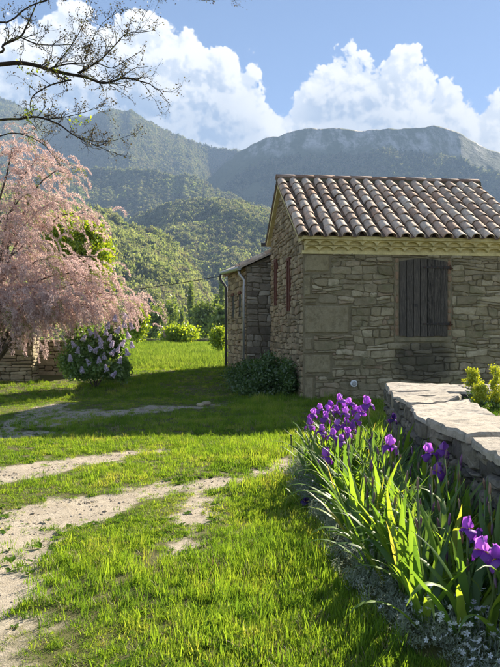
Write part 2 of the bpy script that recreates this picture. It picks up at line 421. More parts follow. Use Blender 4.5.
hill('hill_dome', [(-220, 280), (60, 250), (120, 230), (141, 214), (158, 207), (180, 203), (205, 201), (240, 204), (262, 210), (300, 225), (400, 262), (720, 300)], 1300, 720, .8, 'mid_slope', 55, 240, 59)
hill('hill_near', [(-220, 130), (0, 190), (60, 205), (100, 216), (130, 228), (155, 235), (173, 246), (185, 255), (195, 270), (215, 300), (235, 318), (300, 328), (720, 331)], 750, 260, .9, 'mid_slope', 26, 120, 61)
hill('valley_floor', [(-220, 316), (60, 318), (150, 322), (230, 325), (400, 330), (720, 331)], 330, 140, .8, 'mid_slope', 4, 60, 67, z0=-14)

# forest trees: a handful of low crowns, instanced
def leaf_quads(C, size, up_bias=0.0, rng=RNG, aspect=.6):
    """diamond leaf quads at centres C (N,3); size (N,) half length"""
    N = len(C); d = rng.normal(size=(N, 3)); d = d + up_bias if isinstance(up_bias, np.ndarray) else d + np.array([0, 0, up_bias]); d /= np.linalg.norm(d, axis=1)[:, None] + 1e-9
    e = rng.normal(size=(N, 3)); e -= d * (e * d).sum(1)[:, None]; e /= np.linalg.norm(e, axis=1)[:, None] + 1e-9
    s = np.asarray(size).reshape(-1, 1) * np.ones((N, 1))
    V = np.stack([C - d * s, C + e * s * aspect, C + d * s, C - e * s * aspect], 1).reshape(-1, 3)
    return V, np.arange(4 * N).reshape(N, 4)
def crown_pts(n, rx, rz, clumps, rng, tight=.30, zc=0.0):
    c = rng.normal(size=(clumps, 3)); c /= np.linalg.norm(c, axis=1)[:, None]; c *= rng.uniform(.45, 1.0, (clumps, 1)); 
    k = rng.integers(0, clumps, n); p = c[k] + rng.normal(size=(n, 3)) * tight
    return p * np.array([rx, rx, rz]) + np.array([0, 0, zc])
forest_mats = []
forest_mats.append(leaf_mat('wood_olive', [(0, (.15, .165, .10)), (.35, (.215, .23, .135)), (.7, (.27, .275, .175)), (1, (.29, .275, .21))], .42, False, gloss=.02))
forest_mats.append(leaf_mat('wood_fresh', [(0, (.22, .255, .12)), (.5, (.285, .315, .15)), (1, (.35, .36, .20))], .45, False, gloss=.02))
forest_mats.append(leaf_mat('wood_dark', [(0, (.065, .085, .052)), (1, (.105, .125, .072))], .25, False, gloss=.02))
forest_mats.append(leaf_mat('wood_bare', [(0, (.20, .185, .145)), (1, (.27, .245, .195))], .3, False, gloss=.02))
def wood_protos(n):
    out = []
    for k, (mi, rx, rz) in enumerate([(0, .5, .52), (0, .55, .45), (1, .5, .5), (2, .36, .62), (3, .5, .5), (1, .42, .6)]):
        p = crown_pts(n, rx, rz, 9, RNG, .27, .55); V, Q = leaf_quads(p, RNG.uniform(.08, .17, n), 0, RNG, .8)
        out.append(proto('t', npmesh('wood_crown', V, Q, forest_mats[mi])))
    return out
def plant_hill(hname, label, dens, smin, smax, tmin, tmax, w_, seed, pxlo=-80, pxhi=580, nleaf=110):
    V, rows, px = HILLS[hname]; rng = np.random.default_rng(seed)
    V = V[:rows]
    a = V[:-1, :-1]; bq = V[:-1, 1:]; c = V[1:, :-1]
    area = np.linalg.norm(np.cross(bq - a, c - a), axis=2)
    pm = ((px[:-1] > pxlo) & (px[:-1] < pxhi))[None, :] * np.ones((rows - 1, 1))
    tt = np.linspace(0, 1, rows - 1)[:, None]; pm = pm * (tt >= tmin) * (tt <= tmax)
    clump = fbm(a[..., 0] / 90, a[..., 1] / 90, seed, 3); pm = pm * (clump > .22)
    lam = (area * pm).ravel(); n = int(lam.sum() * dens); pr = lam / lam.sum()
    k = rng.choice(len(pr), n, p=pr); i, j = np.unravel_index(k, area.shape); u = rng.uniform(size=(n, 1)); v = rng.uniform(size=(n, 1))
    pos = V[i, j] * (1 - u) * (1 - v) + V[i, j + 1] * u * (1 - v) + V[i + 1, j] * (1 - u) * v + V[i + 1, j + 1] * u * v
    s = rng.uniform(smin, smax, n); pos[:, 2] -= s * .12
    rot = np.zeros((n, 3)); rot[:, 2] = rng.uniform(0, 6.28, n)
    kindn = fbm(pos[:, 0] / 60, pos[:, 1] / 60, seed + 9, 3) + rng.normal(size=n) * .13
    order = np.array(w_); q = np.clip((kindn - .22) / .56, 0, .999); idx = order[(q * len(order)).astype(int)]
    scatter('wood_on_' + hname, pos, rot, np.stack([s, s, s * rng.uniform(.8, 1.25, n)], 1), idx, wood_protos(nleaf), label, 'forest')
    return n
plant_hill('mountain_left', 'hazy spring forest covering the tall mountain on the left', .034, 6, 11.5, .0, 1.0, [3, 0, 4, 1, 0, 4, 0, 3, 4], 1, -60, 300, 60)
plant_hill('mountain_right', 'blue hazy forest on the shaded mountain behind the house', .012, 9, 16, .0, .80, [3, 0, 4, 1, 3], 2, 150, 580, 50)
plant_hill('hill_spur', 'hazy forest on the middle spur below the saddle', .036, 5.5, 10, 0, 1.0, [3, 0, 4, 1, 0, 2], 3, -60, 640, 70)
plant_hill('hill_dome', 'grey green forest on the rounded hill left of the house', .042, 4.5, 8.5, 0, 1.0, [3, 0, 4, 0, 1, 4, 2], 4, -60, 640, 90)
plant_hill('hill_near', 'sunlit spring woodland on the nearest slope', .045, 4.2, 8.5, .05, 1.0, [0, 2, 5, 1, 0, 2, 5, 4], 5, -40, 640, 150)
plant_hill('valley_floor', 'dense mixed trees filling the valley floor beyond the meadow', .05, 3.2, 6.5, .02, 1.0, [0, 2, 5, 1, 2, 5], 6, -60, 640, 260)

# ================================================================== MASONRY TOOLKIT
def clip(poly, a, b, c):            # keep a*u+b*v <= c
    out = []; n = len(poly)
    for i in range(n):
        p, q = poly[i], poly[(i + 1) % n]; dp = a * p[0] + b * p[1] - c; dq = a * q[0] + b * q[1] - c
        if dp <= 0: out.append(p)
        if dp * dq < 0: t_ = dp / (dp - dq); out.append((p[0] + (q[0] - p[0]) * t_, p[1] + (q[1] - p[1]) * t_))
    return out
def parea(p): return abs(sum(p[i][0] * p[(i + 1) % len(p)][1] - p[(i + 1) % len(p)][0] * p[i][1] for i in range(len(p)))) / 2
def masonry(u0, u1, v0, v1, hr, wr, holes=(), planes=(), seed=0, wob=.03, split=.35):
    rg = random.Random(seed); rows = [v0]
    while rows[-1] < v1 - hr[0] * .6: rows.append(rows[-1] + rg.uniform(*hr))
    rows[-1] = v1; polys = []
    def bz(r, u):
        if r == 0: return v0
        if r == len(rows) - 1: return v1
        return rows[r] + (float(vnoise(u * 2.2, r * 3.7, seed)) - .5) * wob * 2 + (float(vnoise(u * 7.5, r * 1.7, seed + 3)) - .5) * wob
    for r in range(len(rows) - 1):
        u = u0; hh = rows[r + 1] - rows[r]; xb = xt = u0
        while u < u1 - 1e-6:
            wd = rg.uniform(*wr) * (1.25 if hh > sum(hr) / 2 else .95); nu = u + wd
            if u1 - nu < wr[0] * .7: nu = u1
            nb = nt = nu
            if nu < u1: nb = nu + rg.uniform(-.2, .2) * hh; nt = nu + rg.uniform(-.2, .2) * hh
            q = [(xb, bz(r, xb)), ((xb + nb) / 2, bz(r, (xb + nb) / 2)), (nb, bz(r, nb)), (nt, bz(r + 1, nt)), ((xt + nt) / 2, bz(r + 1, (xt + nt) / 2)), (xt, bz(r + 1, xt))]
            if hh > hr[0] + .45 * (hr[1] - hr[0]) and rg.random() < split:
                s_ = rg.uniform(.35, .65); mid = lambda p, q_: (p[0] + (q_[0] - p[0]) * s_, p[1] + (q_[1] - p[1]) * s_)
                L, Rr_ = mid(q[0], q[5]), mid(q[2], q[3]); k = rg.uniform(-.15, .15) * hh; L = (L[0], L[1] + k); Rr_ = (Rr_[0], Rr_[1] - k)
                polys += [[q[0], q[1], q[2], Rr_, L], [L, Rr_, q[3], q[4], q[5]]]
            else: polys.append(q)
            u = nu; xb, xt = nb, nt
    res = []
    for p in polys:
        for (a_, b_, c_) in planes:
            if len(p) > 2: p = clip(p, a_, b_, c_)
        for (a0, a1, b0, b1) in holes:
            if len(p) < 3: break
            us = [q[0] for q in p]; vs = [q[1] for q in p]
            if max(us) <= a0 or min(us) >= a1 or max(vs) <= b0 or min(vs) >= b1: continue
            c4 = [clip(p, 1, 0, a0), clip(p, -1, 0, -a1), clip(p, 0, 1, b0), clip(p, 0, -1, -b1)]
            p = max(c4, key=lambda q: parea(q) if len(q) > 2 else 0)
        if len(p) > 2 and parea(p) > .0012: res.append(p)
    return res
def stone_geo(poly, mp, rg, joint=.008, depth=.03, rough=.006):
    n = len(poly); cu = sum(p[0] for p in poly) / n; cvv = sum(p[1] for p in poly) / n
    rp = []
    for i in range(n):      # round the corners
        p, q = poly[i], poly[(i + 1) % n]; L = math.hypot(p[0] - q[0], p[1] - q[1])
        if L < .012: rp.append(((p[0] + q[0]) / 2, (p[1] + q[1]) / 2)); continue
        k = min(.3, .022 / L * rg.uniform(.7, 1.8))
        rp += [(p[0] + (q[0] - p[0]) * k, p[1] + (q[1] - p[1]) * k), (q[0] + (p[0] - q[0]) * k, q[1] + (p[1] - q[1]) * k)]
    us = [p[0] for p in rp]; vs = [p[1] for p in rp]; wd = max(us) - min(us); ht = max(vs) - min(vs)
    fu = max(.4, 1 - 2 * joint / max(wd, .02)); fv = max(.4, 1 - 2 * joint / max(ht, .02))
    m_ = len(rp); V = []; dd = depth * rg.uniform(.45, 1.25); tk = min(1.0, .14 / max(wd, ht)); tilt_u = rg.uniform(-.05, .05) * tk; tilt_v = rg.uniform(-.08, .05) * tk
    def pt(p, k, w_): 
        u = cu + (p[0] - cu) * fu * k; v = cvv + (p[1] - cvv) * fv * k
        return mp(u, v, w_)
    ring = [(rg.uniform(-rough, rough), rg.uniform(-rough, rough)) for _ in rp]
    for p in rp: V.append(pt(p, 1.0, -.03))
    for p, j in zip(rp, ring): V.append(pt((p[0] + j[0], p[1] + j[1]), 1.0, dd * .55))
    e = 1 - min(.3, .022 / max(.02, min(wd, ht)))
    for p, j in zip(rp, ring): V.append(pt((p[0] + j[0], p[1] + j[1]), e, dd + (p[0] - cu) * tilt_u + (p[1] - cvv) * tilt_v + rg.uniform(-rough, rough) * .7))
    V.append(pt((cu + rg.uniform(-.2, .2) * wd, cvv + rg.uniform(-.2, .2) * ht), 1, dd * 1.08 + rg.uniform(0, rough)))
    Fc = []
    for i in range(m_):
        j = (i + 1) % m_
        Fc += [(i, j, m_ + j, m_ + i), (m_ + i, m_ + j, 2 * m_ + j, 2 * m_ + i), (2 * m_ + i, 2 * m_ + j, 3 * m_)]
    return V, Fc
def lay_stones(polys, mp, parent, mat, imat, rg, name='stone', most=300, rest='small_stones', **k):
    polys = sorted(polys, key=parea, reverse=True)
    for p in polys[:most]:
        V, Fc = stone_geo(p, mp, rg, **k); link(name, pymesh(name, V, Fc, mat), mat, parent)
    if polys[most:]:
        mb = MB()
        for p in polys[most:]: mb.add(*stone_geo(p, mp, rg, **k))
        tag(mb.build(rest, imat, parent), kind='stuff')

# ================================================================== STONE HOUSE
ANG = R_(6.5)
HX, HY = (303 - CX) / F * 13.6, 13.6
c6, s6 = math.cos(ANG), math.sin(ANG)
def hw(x, y, z=0): return (HX + x * c6 - y * s6, HY + x * s6 + y * c6, z)      # house-local to world
HWID, HDEP, RIDGE_Y, RIDGE_Z, EAVE_Z, REAR_Z = 4.6, 4.3, 2.5, 4.80, 3.12, 3.62
FS = (RIDGE_Z - EAVE_Z) / (RIDGE_Y + .30)             # front slope
RS = (RIDGE_Z - REAR_Z) / (HDEP + .15 - RIDGE_Y)
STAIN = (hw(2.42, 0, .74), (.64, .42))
stone_mat('wall_stone', [(0, (.19, .162, .10)), (.25, (.29, .245, .155)), (.5, (.235, .20, .13)), (.75, (.345, .295, .195)), (.9, (.42, .365, .255)), (1, (.27, .20, .132))], False, 1, (.155, .150, .078), .55, STAIN)
stone_mat('wall_stone_small', [(0, (.17, .145, .09)), (.35, (.27, .23, .145)), (.7, (.34, .285, .185)), (1, (.25, .18, .12))], True, 1, (.155, .150, .078), .5, STAIN)
stone_mat('gable_stone', [(0, (.18, .145, .09)), (.4, (.32, .255, .16)), (.75, (.41, .335, .215)), (1, (.27, .19, .12))], True, 1)
stone_mat('quoin_stone', [(0, (.255, .222, .135)), (.5, (.30, .258, .16)), (1, (.27, .226, .148))], False, 1.6, (.20, .165, .10), .8, bump=1.0)
stone_mat('mortar', [(0, (.195, .165, .105)), (1, (.215, .182, .118))], False, 1.2, (.155, .14, .08), .5, STAIN)
stone_mat('lime_mortar', [(0, (.22, .192, .125)), (1, (.24, .208, .135))], False, 1.2, (.17, .155, .10), .7, bump=.8)
stone_mat('gable_mortar', [(0, (.125, .11, .072)), (1, (.15, .128, .085))], False, 1.2)
stone_mat('ochre_plaster', [(0, (.62, .54, .27)), (1, (.66, .58, .31))], False, 1.0, (.48, .43, .22), .4, bump=.25)
stone_mat('old_brick', [(0, (.27, .165, .105)), (.5, (.29, .20, .13)), (1, (.24, .185, .12))], False, 1.6, (.22, .19, .12), .6)
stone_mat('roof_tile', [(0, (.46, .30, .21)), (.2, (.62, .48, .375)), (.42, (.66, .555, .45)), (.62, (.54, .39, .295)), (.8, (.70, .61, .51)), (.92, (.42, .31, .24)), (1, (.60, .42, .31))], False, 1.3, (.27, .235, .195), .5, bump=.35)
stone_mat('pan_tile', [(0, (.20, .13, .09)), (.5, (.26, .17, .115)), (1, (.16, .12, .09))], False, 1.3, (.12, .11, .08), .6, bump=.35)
m, t, o = newmat('old_wood'); P = posn(t); r = rnd_of(t, False)
gr = t.noise(t.vmath('MULTIPLY', P, (26, 26, 1.7)), 3.2, 6, .75, .6); bl = t.noise(P, 3.5, 4, .6)
c = t.mix(t.ss(gr, .40, .66), (.018, .0155, .013), (.165, .142, .115)); c = t.mix(t.ss(bl, .4, .75, 0, .6), c, (.055, .047, .039))
c = t.mix(t.math('MULTIPLY', r, .45), c, (.13, .112, .092))
principled(t, o, c, .8, t.bump(gr, 1.0, .012), .25)
plain_mat('red_wood', (.10, .035, .022), (.17, .07, .045), 12)
plain_mat('rusty_iron', (.045, .022, .014), (.12, .05, .025), 30, .75, .3)
plain_mat('dark_iron', (.018, .017, .016), (.05, .042, .036), 30, .6, .3)
plain_mat('zinc', (.30, .31, .32), (.42, .43, .43), 5, .45, .05, 0.6)
plain_mat('dark_pipe', (.05, .055, .06), (.09, .095, .10), 5, .5, .05)
plain_mat('window_dark', (.012, .012, .012), (.03, .025, .02), 5, .6, .1)

house = empty('stone_house', (HX, HY, 0), ANG)
tag(house, 'small stone house with canal tile roof and grey shutter behind the irises', 'house')
def front_map(u, v, w_): return (u, -w_, v)
def gable_map(u, v, w_): return (-w_, u, v)
rg = random.Random(5)
SH = (1.924, 2.908, 1.25, 2.775)                      # shutter u0,u1,v0,v1
ZB = -.05
# walls (mortar core), each wall a part
mb = MB(); mb.box(0.0, HWID, 0, .40, ZB, 3.02); front = mb.build('front_wall', MATS['mortar'], house)
front_hole = (SH[0] - .10, SH[1] + .10, SH[2] - .13, SH[3] + .015)
quoins = [(0, .56, 2.46, 2.87), (0, .17, 1.99, 2.45), (0, .95, 1.27, 1.88), (0, .21, .93, 1.26), (0, .58, .49, .92), (.59, 1.19, .63, .80), (0, .24, ZB, .48), (.0, .30, 1.885, 1.985)]
polys = masonry(0, HWID, ZB, 2.87, (.06, .18), (.10, .40), holes=[front_hole] + quoins, seed=12, wob=.05, split=.42)
lay_stones(polys, front_map, front, MATS['wall_stone'], MATS['wall_stone_small'], rg, most=298, joint=.006, depth=.030, rough=.009)
def quoin_geo(a0, a1, b0, b1, sd_):
    nu = max(4, int((a1 - a0) / .06)); nv = max(4, int((b1 - b0) / .06)); V = []; Fc = []; j_ = .005
    for iv in range(nv + 1):
        for iu in range(nu + 1):
            fu, fv = iu / nu, iv / nv; ed = min(fu, 1 - fu) * (a1 - a0); ez = min(fv, 1 - fv) * (b1 - b0); e_ = min(ed, ez)
            u = a0 + j_ + (a1 - a0 - 2 * j_) * fu; v = b0 + j_ + (b1 - b0 - 2 * j_) * fv
            if e_ < 1e-6: u += (float(vnoise(v * 17, sd_, 5)) - .5) * .016 * (1 if 0 < fv < 1 or fu in (0, 1) else 0); v += (float(vnoise(u * 17, sd_, 6)) - .5) * .016
            w_ = -.03 if e_ < 1e-6 else .012 + .014 * min(1, e_ / .05) + (float(fbm(u * 6 + sd_, v * 6, sd_, 4)) - .5) * .040
            V.append(front_map(max(u, -.012), v, w_))
    for iv in range(nv):
        for iu in range(nu): k = iv * (nu + 1) + iu; Fc.append((k, k + 1, k + nu + 2, k + nu + 1))
    return V, Fc
for q_, (a0, a1, b0, b1) in enumerate(quoins):
    V, Fc = quoin_geo(a0, a1, b0, b1, 40 + q_); link('quoin', pymesh('quoin', V, Fc, MATS['quoin_stone']), None, front)
# gable wall with sloping top
def roof_under(y): return min(EAVE_Z - .03 + FS * (y + .30), REAR_Z - .03 + RS * (HDEP + .15 - y)) - .05
mb = MB(); prof = [(0, .401, ZB), (0, HDEP, ZB), (0, HDEP, roof_under(HDEP)), (0, RIDGE_Y, roof_under(RIDGE_Y)), (0, .401, roof_under(.401))]
mb.prism(prof, (.38, 0, 0)); gable = mb.build('gable_wall', MATS['gable_mortar'], house)
gholes = [(1.30, 1.68, 1.78, 2.86), (3.14, 3.52, 1.98, 3.02)]
gz = EAVE_Z + FS * .3 - .14; planes = [(-FS, 1, gz), (RS, 1, REAR_Z - .12 + RS * (HDEP + .15))]
gp = masonry(.0, HDEP, ZB, 4.7, (.07, .16), (.10, .30), holes=gholes, planes=planes, seed=33, wob=.035, split=.3)
mb = MB()
for p in gp: mb.add(*stone_geo(p, gable_map, rg, joint=.008, depth=.03, rough=.010))
tag(mb.build('rubble_stones', MATS['gable_stone'], gable), kind='stuff')
for (a0, a1, b0, b1) in gholes:                        # tall narrow boarded openings
    mb = MB(); mb.box(-.012, .03, a0 + .05, a1 - .05, b0 + .03, b1 - .03); sl = mb.build('slit_window', MATS['window_dark'], gable)
    MB().box(-.05, .02, a0 + .01, a0 + .085, b0, b1).build('frame', MATS['red_wood'], sl)
    MB().box(-.05, .02, a1 - .085, a1 - .01, b0, b1).build('frame', MATS['red_wood'], sl)
    MB().box(-.055, .02, a0, a1, b1, b1 + .07).build('lintel', MATS['red_wood'], sl)
# the two walls nobody sees from here, kept plain
MB().box(.381, HWID, HDEP - .38, HDEP, ZB, REAR_Z - .08).build('rear_wall', MATS['gable_mortar'], house)
mb = MB(); mb.prism([(HWID - .38, .401, ZB), (HWID - .38, HDEP - .381, ZB), (HWID - .38, HDEP - .381, roof_under(HDEP - .381)), (HWID - .38, RIDGE_Y, roof_under(RIDGE_Y)), (HWID - .38, .401, roof_under(.401))], (.375, 0, 0))
mb.build('far_gable_wall', MATS['gable_mortar'], house)
# shutter
sh = MB().box(SH[0] + .004, SH[1] - .004, -.012, -.001, SH[2], SH[3] - .05).build('shutter', MATS['dark_iron'], house)
npl = 7; wpl = (SH[1] - SH[0]) / npl
def arch(u): q = (u - (SH[0] + SH[1]) / 2) / ((SH[1] - SH[0]) / 2); return SH[3] - .055 * q * q
for i in range(npl):
    a0 = SH[0] + wpl * i + .004 + rg.uniform(0, .004); a1 = SH[0] + wpl * (i + 1) - .004 - rg.uniform(0, .004); b0 = SH[2] - .01 + rg.uniform(-.012, .012)
    y0 = -.045 - rg.uniform(0, .008)
    am = (a0 + a1) / 2
    mb = MB(); mb.prism([(a0, y0, b0), (a0, y0, arch(a0)), (am, y0, arch(am)), (a1, y0, arch(a1)), (a1, y0, b0 + rg.uniform(-.006, .006))], (0, .032, 0)); mb.build('plank', MATS['old_wood'], sh)
for zc in (SH[3] - .17, SH[2] + .24):
    mb = MB(); L = .52
    mb.prism([(SH[1] - L, -.064, zc - .014), (SH[1] + .03, -.064, zc - .026), (SH[1] + .03, -.064, zc + .026), (SH[1] - L, -.064, zc + .014)], (0, .009, 0)); hg = mb.build('hinge', MATS['dark_iron'], sh)
    mb = MB(); mb.tube([(SH[1] + .045, -.07, zc - .05), (SH[1] + .045, -.07, zc + .05)], .016, 8); mb.tube([(SH[1] + .045, -.07, zc), (SH[1] + .11, -.02, zc - .015)], .013, 6); mb.build('hinge_pin', MATS['rusty_iron'], hg)
    for k in range(4):
        MB().tube([(SH[1] - .08 - k * .13, -.062, zc), (SH[1] - .08 - k * .13, -.072, zc)], .011, 6).build('bolt', MATS['rusty_iron'], hg)
MB().box(SH[0] + .30, SH[0] + .36, -.062, -.052, SH[2] + .58, SH[2] + .64).build('latch_plate', MATS['dark_iron'], sh)
# surround: worn bricks and lime mortar
sur = MB().box(front_hole[0], front_hole[1], -.010, .0, front_hole[2], front_hole[3]).build('window_surround', MATS['lime_mortar'], house)
for side in (0, 1):
    z_ = SH[2] + .0; 
    while z_ < SH[3] - .02:
        h_ = rg.uniform(.11, .2); z1 = min(z_ + h_, SH[3] + .01)
        if side == 0: P4 = [(front_hole[0] + rg.uniform(0, .03), z_), (SH[0] - .006, z_), (SH[0] - .006, z1), (front_hole[0] + rg.uniform(0, .03), z1)]
        else: P4 = [(SH[1] + .006, z_), (front_hole[1] - rg.uniform(0, .04), z_), (front_hole[1] - rg.uniform(0, .04), z1), (SH[1] + .006, z1)]
        V, Fc = stone_geo(P4, front_map, rg, joint=.004, depth=.022); link('jamb_brick', pymesh('jamb_brick', V, Fc, MATS['old_brick']), None, sur); z_ = z1
V, Fc = stone_geo([(SH[0] - .05, SH[2] - .12), (SH[1] + .06, SH[2] - .125), (SH[1] + .11, SH[2] - .02), (SH[0] - .09, SH[2] - .02)], front_map, rg, joint=.002, depth=.04); link('sill', pymesh('sill', V, Fc, MATS['lime_mortar']), None, sur)
# genoise cornice: two courses of arched tile ends
corn = MB().box(-.02, HWID + .02, -.035, .30, 2.85, 2.914).build('cornice', MATS['ochre_plaster'], house)
SPC = .2845; NR = 17
def genoise(u0, yf, z0, z1):
    hw_, ah = SPC / 2 - .0015, .074; pr = [(u0 - hw_, z1), (u0 - hw_, z0)]
    for k in range(9): a_ = math.pi * k / 8; pr.append((u0 - math.cos(a_) * hw_ * .94, z0 + math.sin(a_) * ah))
    pr += [(u0 + hw_, z0), (u0 + hw_, z1)]
    mb = MB(); n = len(pr); fr = [(p[0], yf, p[1]) for p in pr]; bk = [(p[0], .25, p[1]) for p in pr]
    mb.add(fr + bk, [(i, (i + 1) % n, n + (i + 1) % n, n + i) for i in range(n)])
    half = [i for i in range(1, n - 1)]
    for i in range(2, n - 3): mb.add([fr[i], fr[i + 1], (pr[i + 1][0], yf, z1), (pr[i][0], yf, z1)], [(0, 1, 2, 3)])
    ar = [(p[0], yf + .085, p[1]) for p in pr[2:n - 2]]; mb.add(ar, [tuple(range(len(ar)))[::-1]])      # mortar filling the arch, set back
    mb.add([fr[0], fr[1], fr[2], (pr[2][0], yf, z1)], [(0, 1, 2, 3)]); mb.add([fr[n - 3], fr[n - 2], fr[n - 1], (pr[n - 3][0], yf, z1)], [(0, 1, 2, 3)])
    return mb
for k in range(NR - 1):
    u0 = .02 + SPC * (k + .5)
    genoise(u0, -.10, 2.915, 3.008).build('genoise_tile', MATS['ochre_plaster'], corn)
    genoise(u0 - (.03 if k else 0), -.215 - rg.uniform(0, .006), 3.009, 3.100).build('genoise_tile', MATS['ochre_plaster'], corn)
MB().box(-.04, HWID + .04, -.275, .28, 3.101, 3.165).build('eave_bed', MATS['ochre_plaster'], corn)
# roof
VG = .13                                            # verge overhang
mb = MB()
def slab(y0, z0, y1, z1, th, x0, x1):
    mb.prism([(x0, y0, z0), (x0, y1, z1), (x0, y1, z1 - th), (x0, y0, z0 - th)], (x1 - x0, 0, 0))
slab(-.16, EAVE_Z + FS * .14 + .012, RIDGE_Y, RIDGE_Z, .05, -VG, HWID + VG); slab(RIDGE_Y + .001, RIDGE_Z, HDEP + .16, REAR_Z, .05, -VG, HWID + VG)
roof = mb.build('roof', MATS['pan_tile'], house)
mb = MB()                                           # plastered verge bands under both rakes
for (y0, z0, y1, z1) in ((-.05, EAVE_Z + FS * .25, RIDGE_Y, RIDGE_Z), (HDEP + .10, REAR_Z + RS * .06, RIDGE_Y, RIDGE_Z)):
    mb.prism([(-VG + .02, y0, z0 - .055), (-VG + .02, y1, z1 - .055), (-VG + .02, y1, z1 - .15), (-VG + .02, y0, z0 - .13)], (VG + .10, 0, 0))
mb.build('verge_band', MATS['ochre_plaster'], roof)
def tile_mesh(name, L, r0, r1, h, th, up, mat, n=7):
    V = []; 
    for (yy_, rr) in ((0, r0), (L, r1)):
        for t_ in (0, th):
            for k in range(n + 1):
                a_ = math.pi * k / n; V.append((-math.cos(a_) * (rr - t_), yy_, (math.sin(a_) * (h * rr / r0 - t_)) * (1 if up else -1)))
    m_ = n + 1; Fc = []
    for k in range(n):
        Fc += [(k, k + 1, 2 * m_ + k + 1, 2 * m_ + k), (m_ + k + 1, m_ + k, 3 * m_ + k, 3 * m_ + k + 1), (k + 1, k, m_ + k, m_ + k + 1), (2 * m_ + k, 2 * m_ + k + 1, 3 * m_ + k + 1, 3 * m_ + k)]
    Fc += [(0, 2 * m_, 3 * m_, m_), (n, m_ + n, 3 * m_ + n, 2 * m_ + n)]
    return pymesh(name, V, Fc, mat, False)
cover = tile_mesh('cover_tile', .43, .108, .088, .098, .014, True, MATS['roof_tile'])
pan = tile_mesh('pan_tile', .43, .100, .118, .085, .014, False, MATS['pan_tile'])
for mm in (cover, pan):
    mm.shade_smooth()
    try: mm.set_sharp_from_angle(angle=R_(50))
    except Exception: pass
pit = math.atan(FS); SL = (RIDGE_Y + .30) / math.cos(pit); NT_ = 9; EXP = (SL - .10) / NT_
def rp(u, s_, lift): return (u, -.30 + s_ * math.cos(pit) - lift * math.sin(pit), EAVE_Z + s_ * math.sin(pit) + lift * math.cos(pit))
for k in range(NR):
    u0 = -.055 + SPC * k + rg.uniform(-.006, .006)
    wob = rg.uniform(-.012, .012)
    for j in range(NT_):
        s_ = EXP * j - .03 + rg.uniform(-.028, .028) + wob
        o = link('cover_tile', cover, None, roof, rp(u0 + rg.uniform(-.009, .009), s_, .062 + rg.uniform(-.005, .006)), (pit - R_(2.4) + rg.uniform(-.018, .018), rg.uniform(-.05, .05), rg.uniform(-.05, .05)))
        if k < NR - 1:
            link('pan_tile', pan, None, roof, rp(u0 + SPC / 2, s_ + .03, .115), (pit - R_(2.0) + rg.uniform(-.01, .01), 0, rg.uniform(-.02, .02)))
stone_mat('ridge_clay', [(0, (.22, .14, .105)), (.5, (.30, .20, .155)), (1, (.40, .30, .24))], False, 1.3, (.20, .17, .14), .5, bump=.35)
ridge_t = tile_mesh('ridge_tile', .50, .125, .112, .10, .016, True, MATS['ridge_clay']); ridge_t.shade_smooth()
u_ = -VG - .02; k = 0
while u_ < HWID - .25:
    link('ridge_tile', ridge_t, None, roof, (u_, RIDGE_Y, RIDGE_Z + .055 + rg.uniform(-.006, .008)), (R_(1.0), 0, R_(-90) + rg.uniform(-.015, .015))); u_ += .435
mb = MB(); mb.prism([(-VG - .005, RIDGE_Y - .13, RIDGE_Z - .02), (-VG - .005, RIDGE_Y - .10, RIDGE_Z + .075), (-VG - .005, RIDGE_Y + .10, RIDGE_Z + .075), (-VG - .005, RIDGE_Y + .13, RIDGE_Z - .02)], (HWID + 2 * VG, 0, 0))
mb.build('ridge_mortar', MATS['gable_mortar'], roof)
# rear slope: one corrugated sheet of tiles, out of sight
V = []; Fc = []; nn = NR * 8
for i in range(nn + 1):
    u = -VG + (HWID + 2 * VG) * i / nn; zz_ = .05 + .05 * abs(math.sin(math.pi * i / 8))
    V += [(u, RIDGE_Y + .05, RIDGE_Z + zz_), (u, HDEP + .28, REAR_Z - RS * .12 + zz_)]
    if i: Fc.append((2 * i - 2, 2 * i - 1, 2 * i + 1, 2 * i))
pm_ = pymesh('rear_tiles', V, Fc, MATS['roof_tile']); tag(link('rear_tiles', pm_, None, roof), kind='stuff')
MB().tube([(-VG - .10, HDEP + .24, REAR_Z - .02), (HWID + .1, HDEP + .24, REAR_Z - .02)], .055, 8).build('rear_gutter', MATS['dark_pipe'], roof)
# round fixture low on the wall
fx = empty('wall_lamp', hw(.98, -.02, .33), ANG); tag(fx, 'small round white wall lamp low on the house front just above the far irises', 'lamp')
MB().tube([(0, 0, 0), (0, -.07, 0)], .035, 10).build('bracket', MATS['zinc'], fx)
plain_mat('white_enamel', (.72, .74, .74), (.8, .8, .8), 6, .35, .02)
mb = MB(); mb.tube([(0, -.07, 0), (0, -.085, 0), (0, -.12, 0), (0, -.13, 0)], [.045, .068, .068, .058], 16); mb.build('housing', MATS['white_enamel'], fx)
MB().tube([(0, -.128, 0), (0, -.14, 0)], [.05, .035], 14).build('lens', MATS['zinc'], fx)

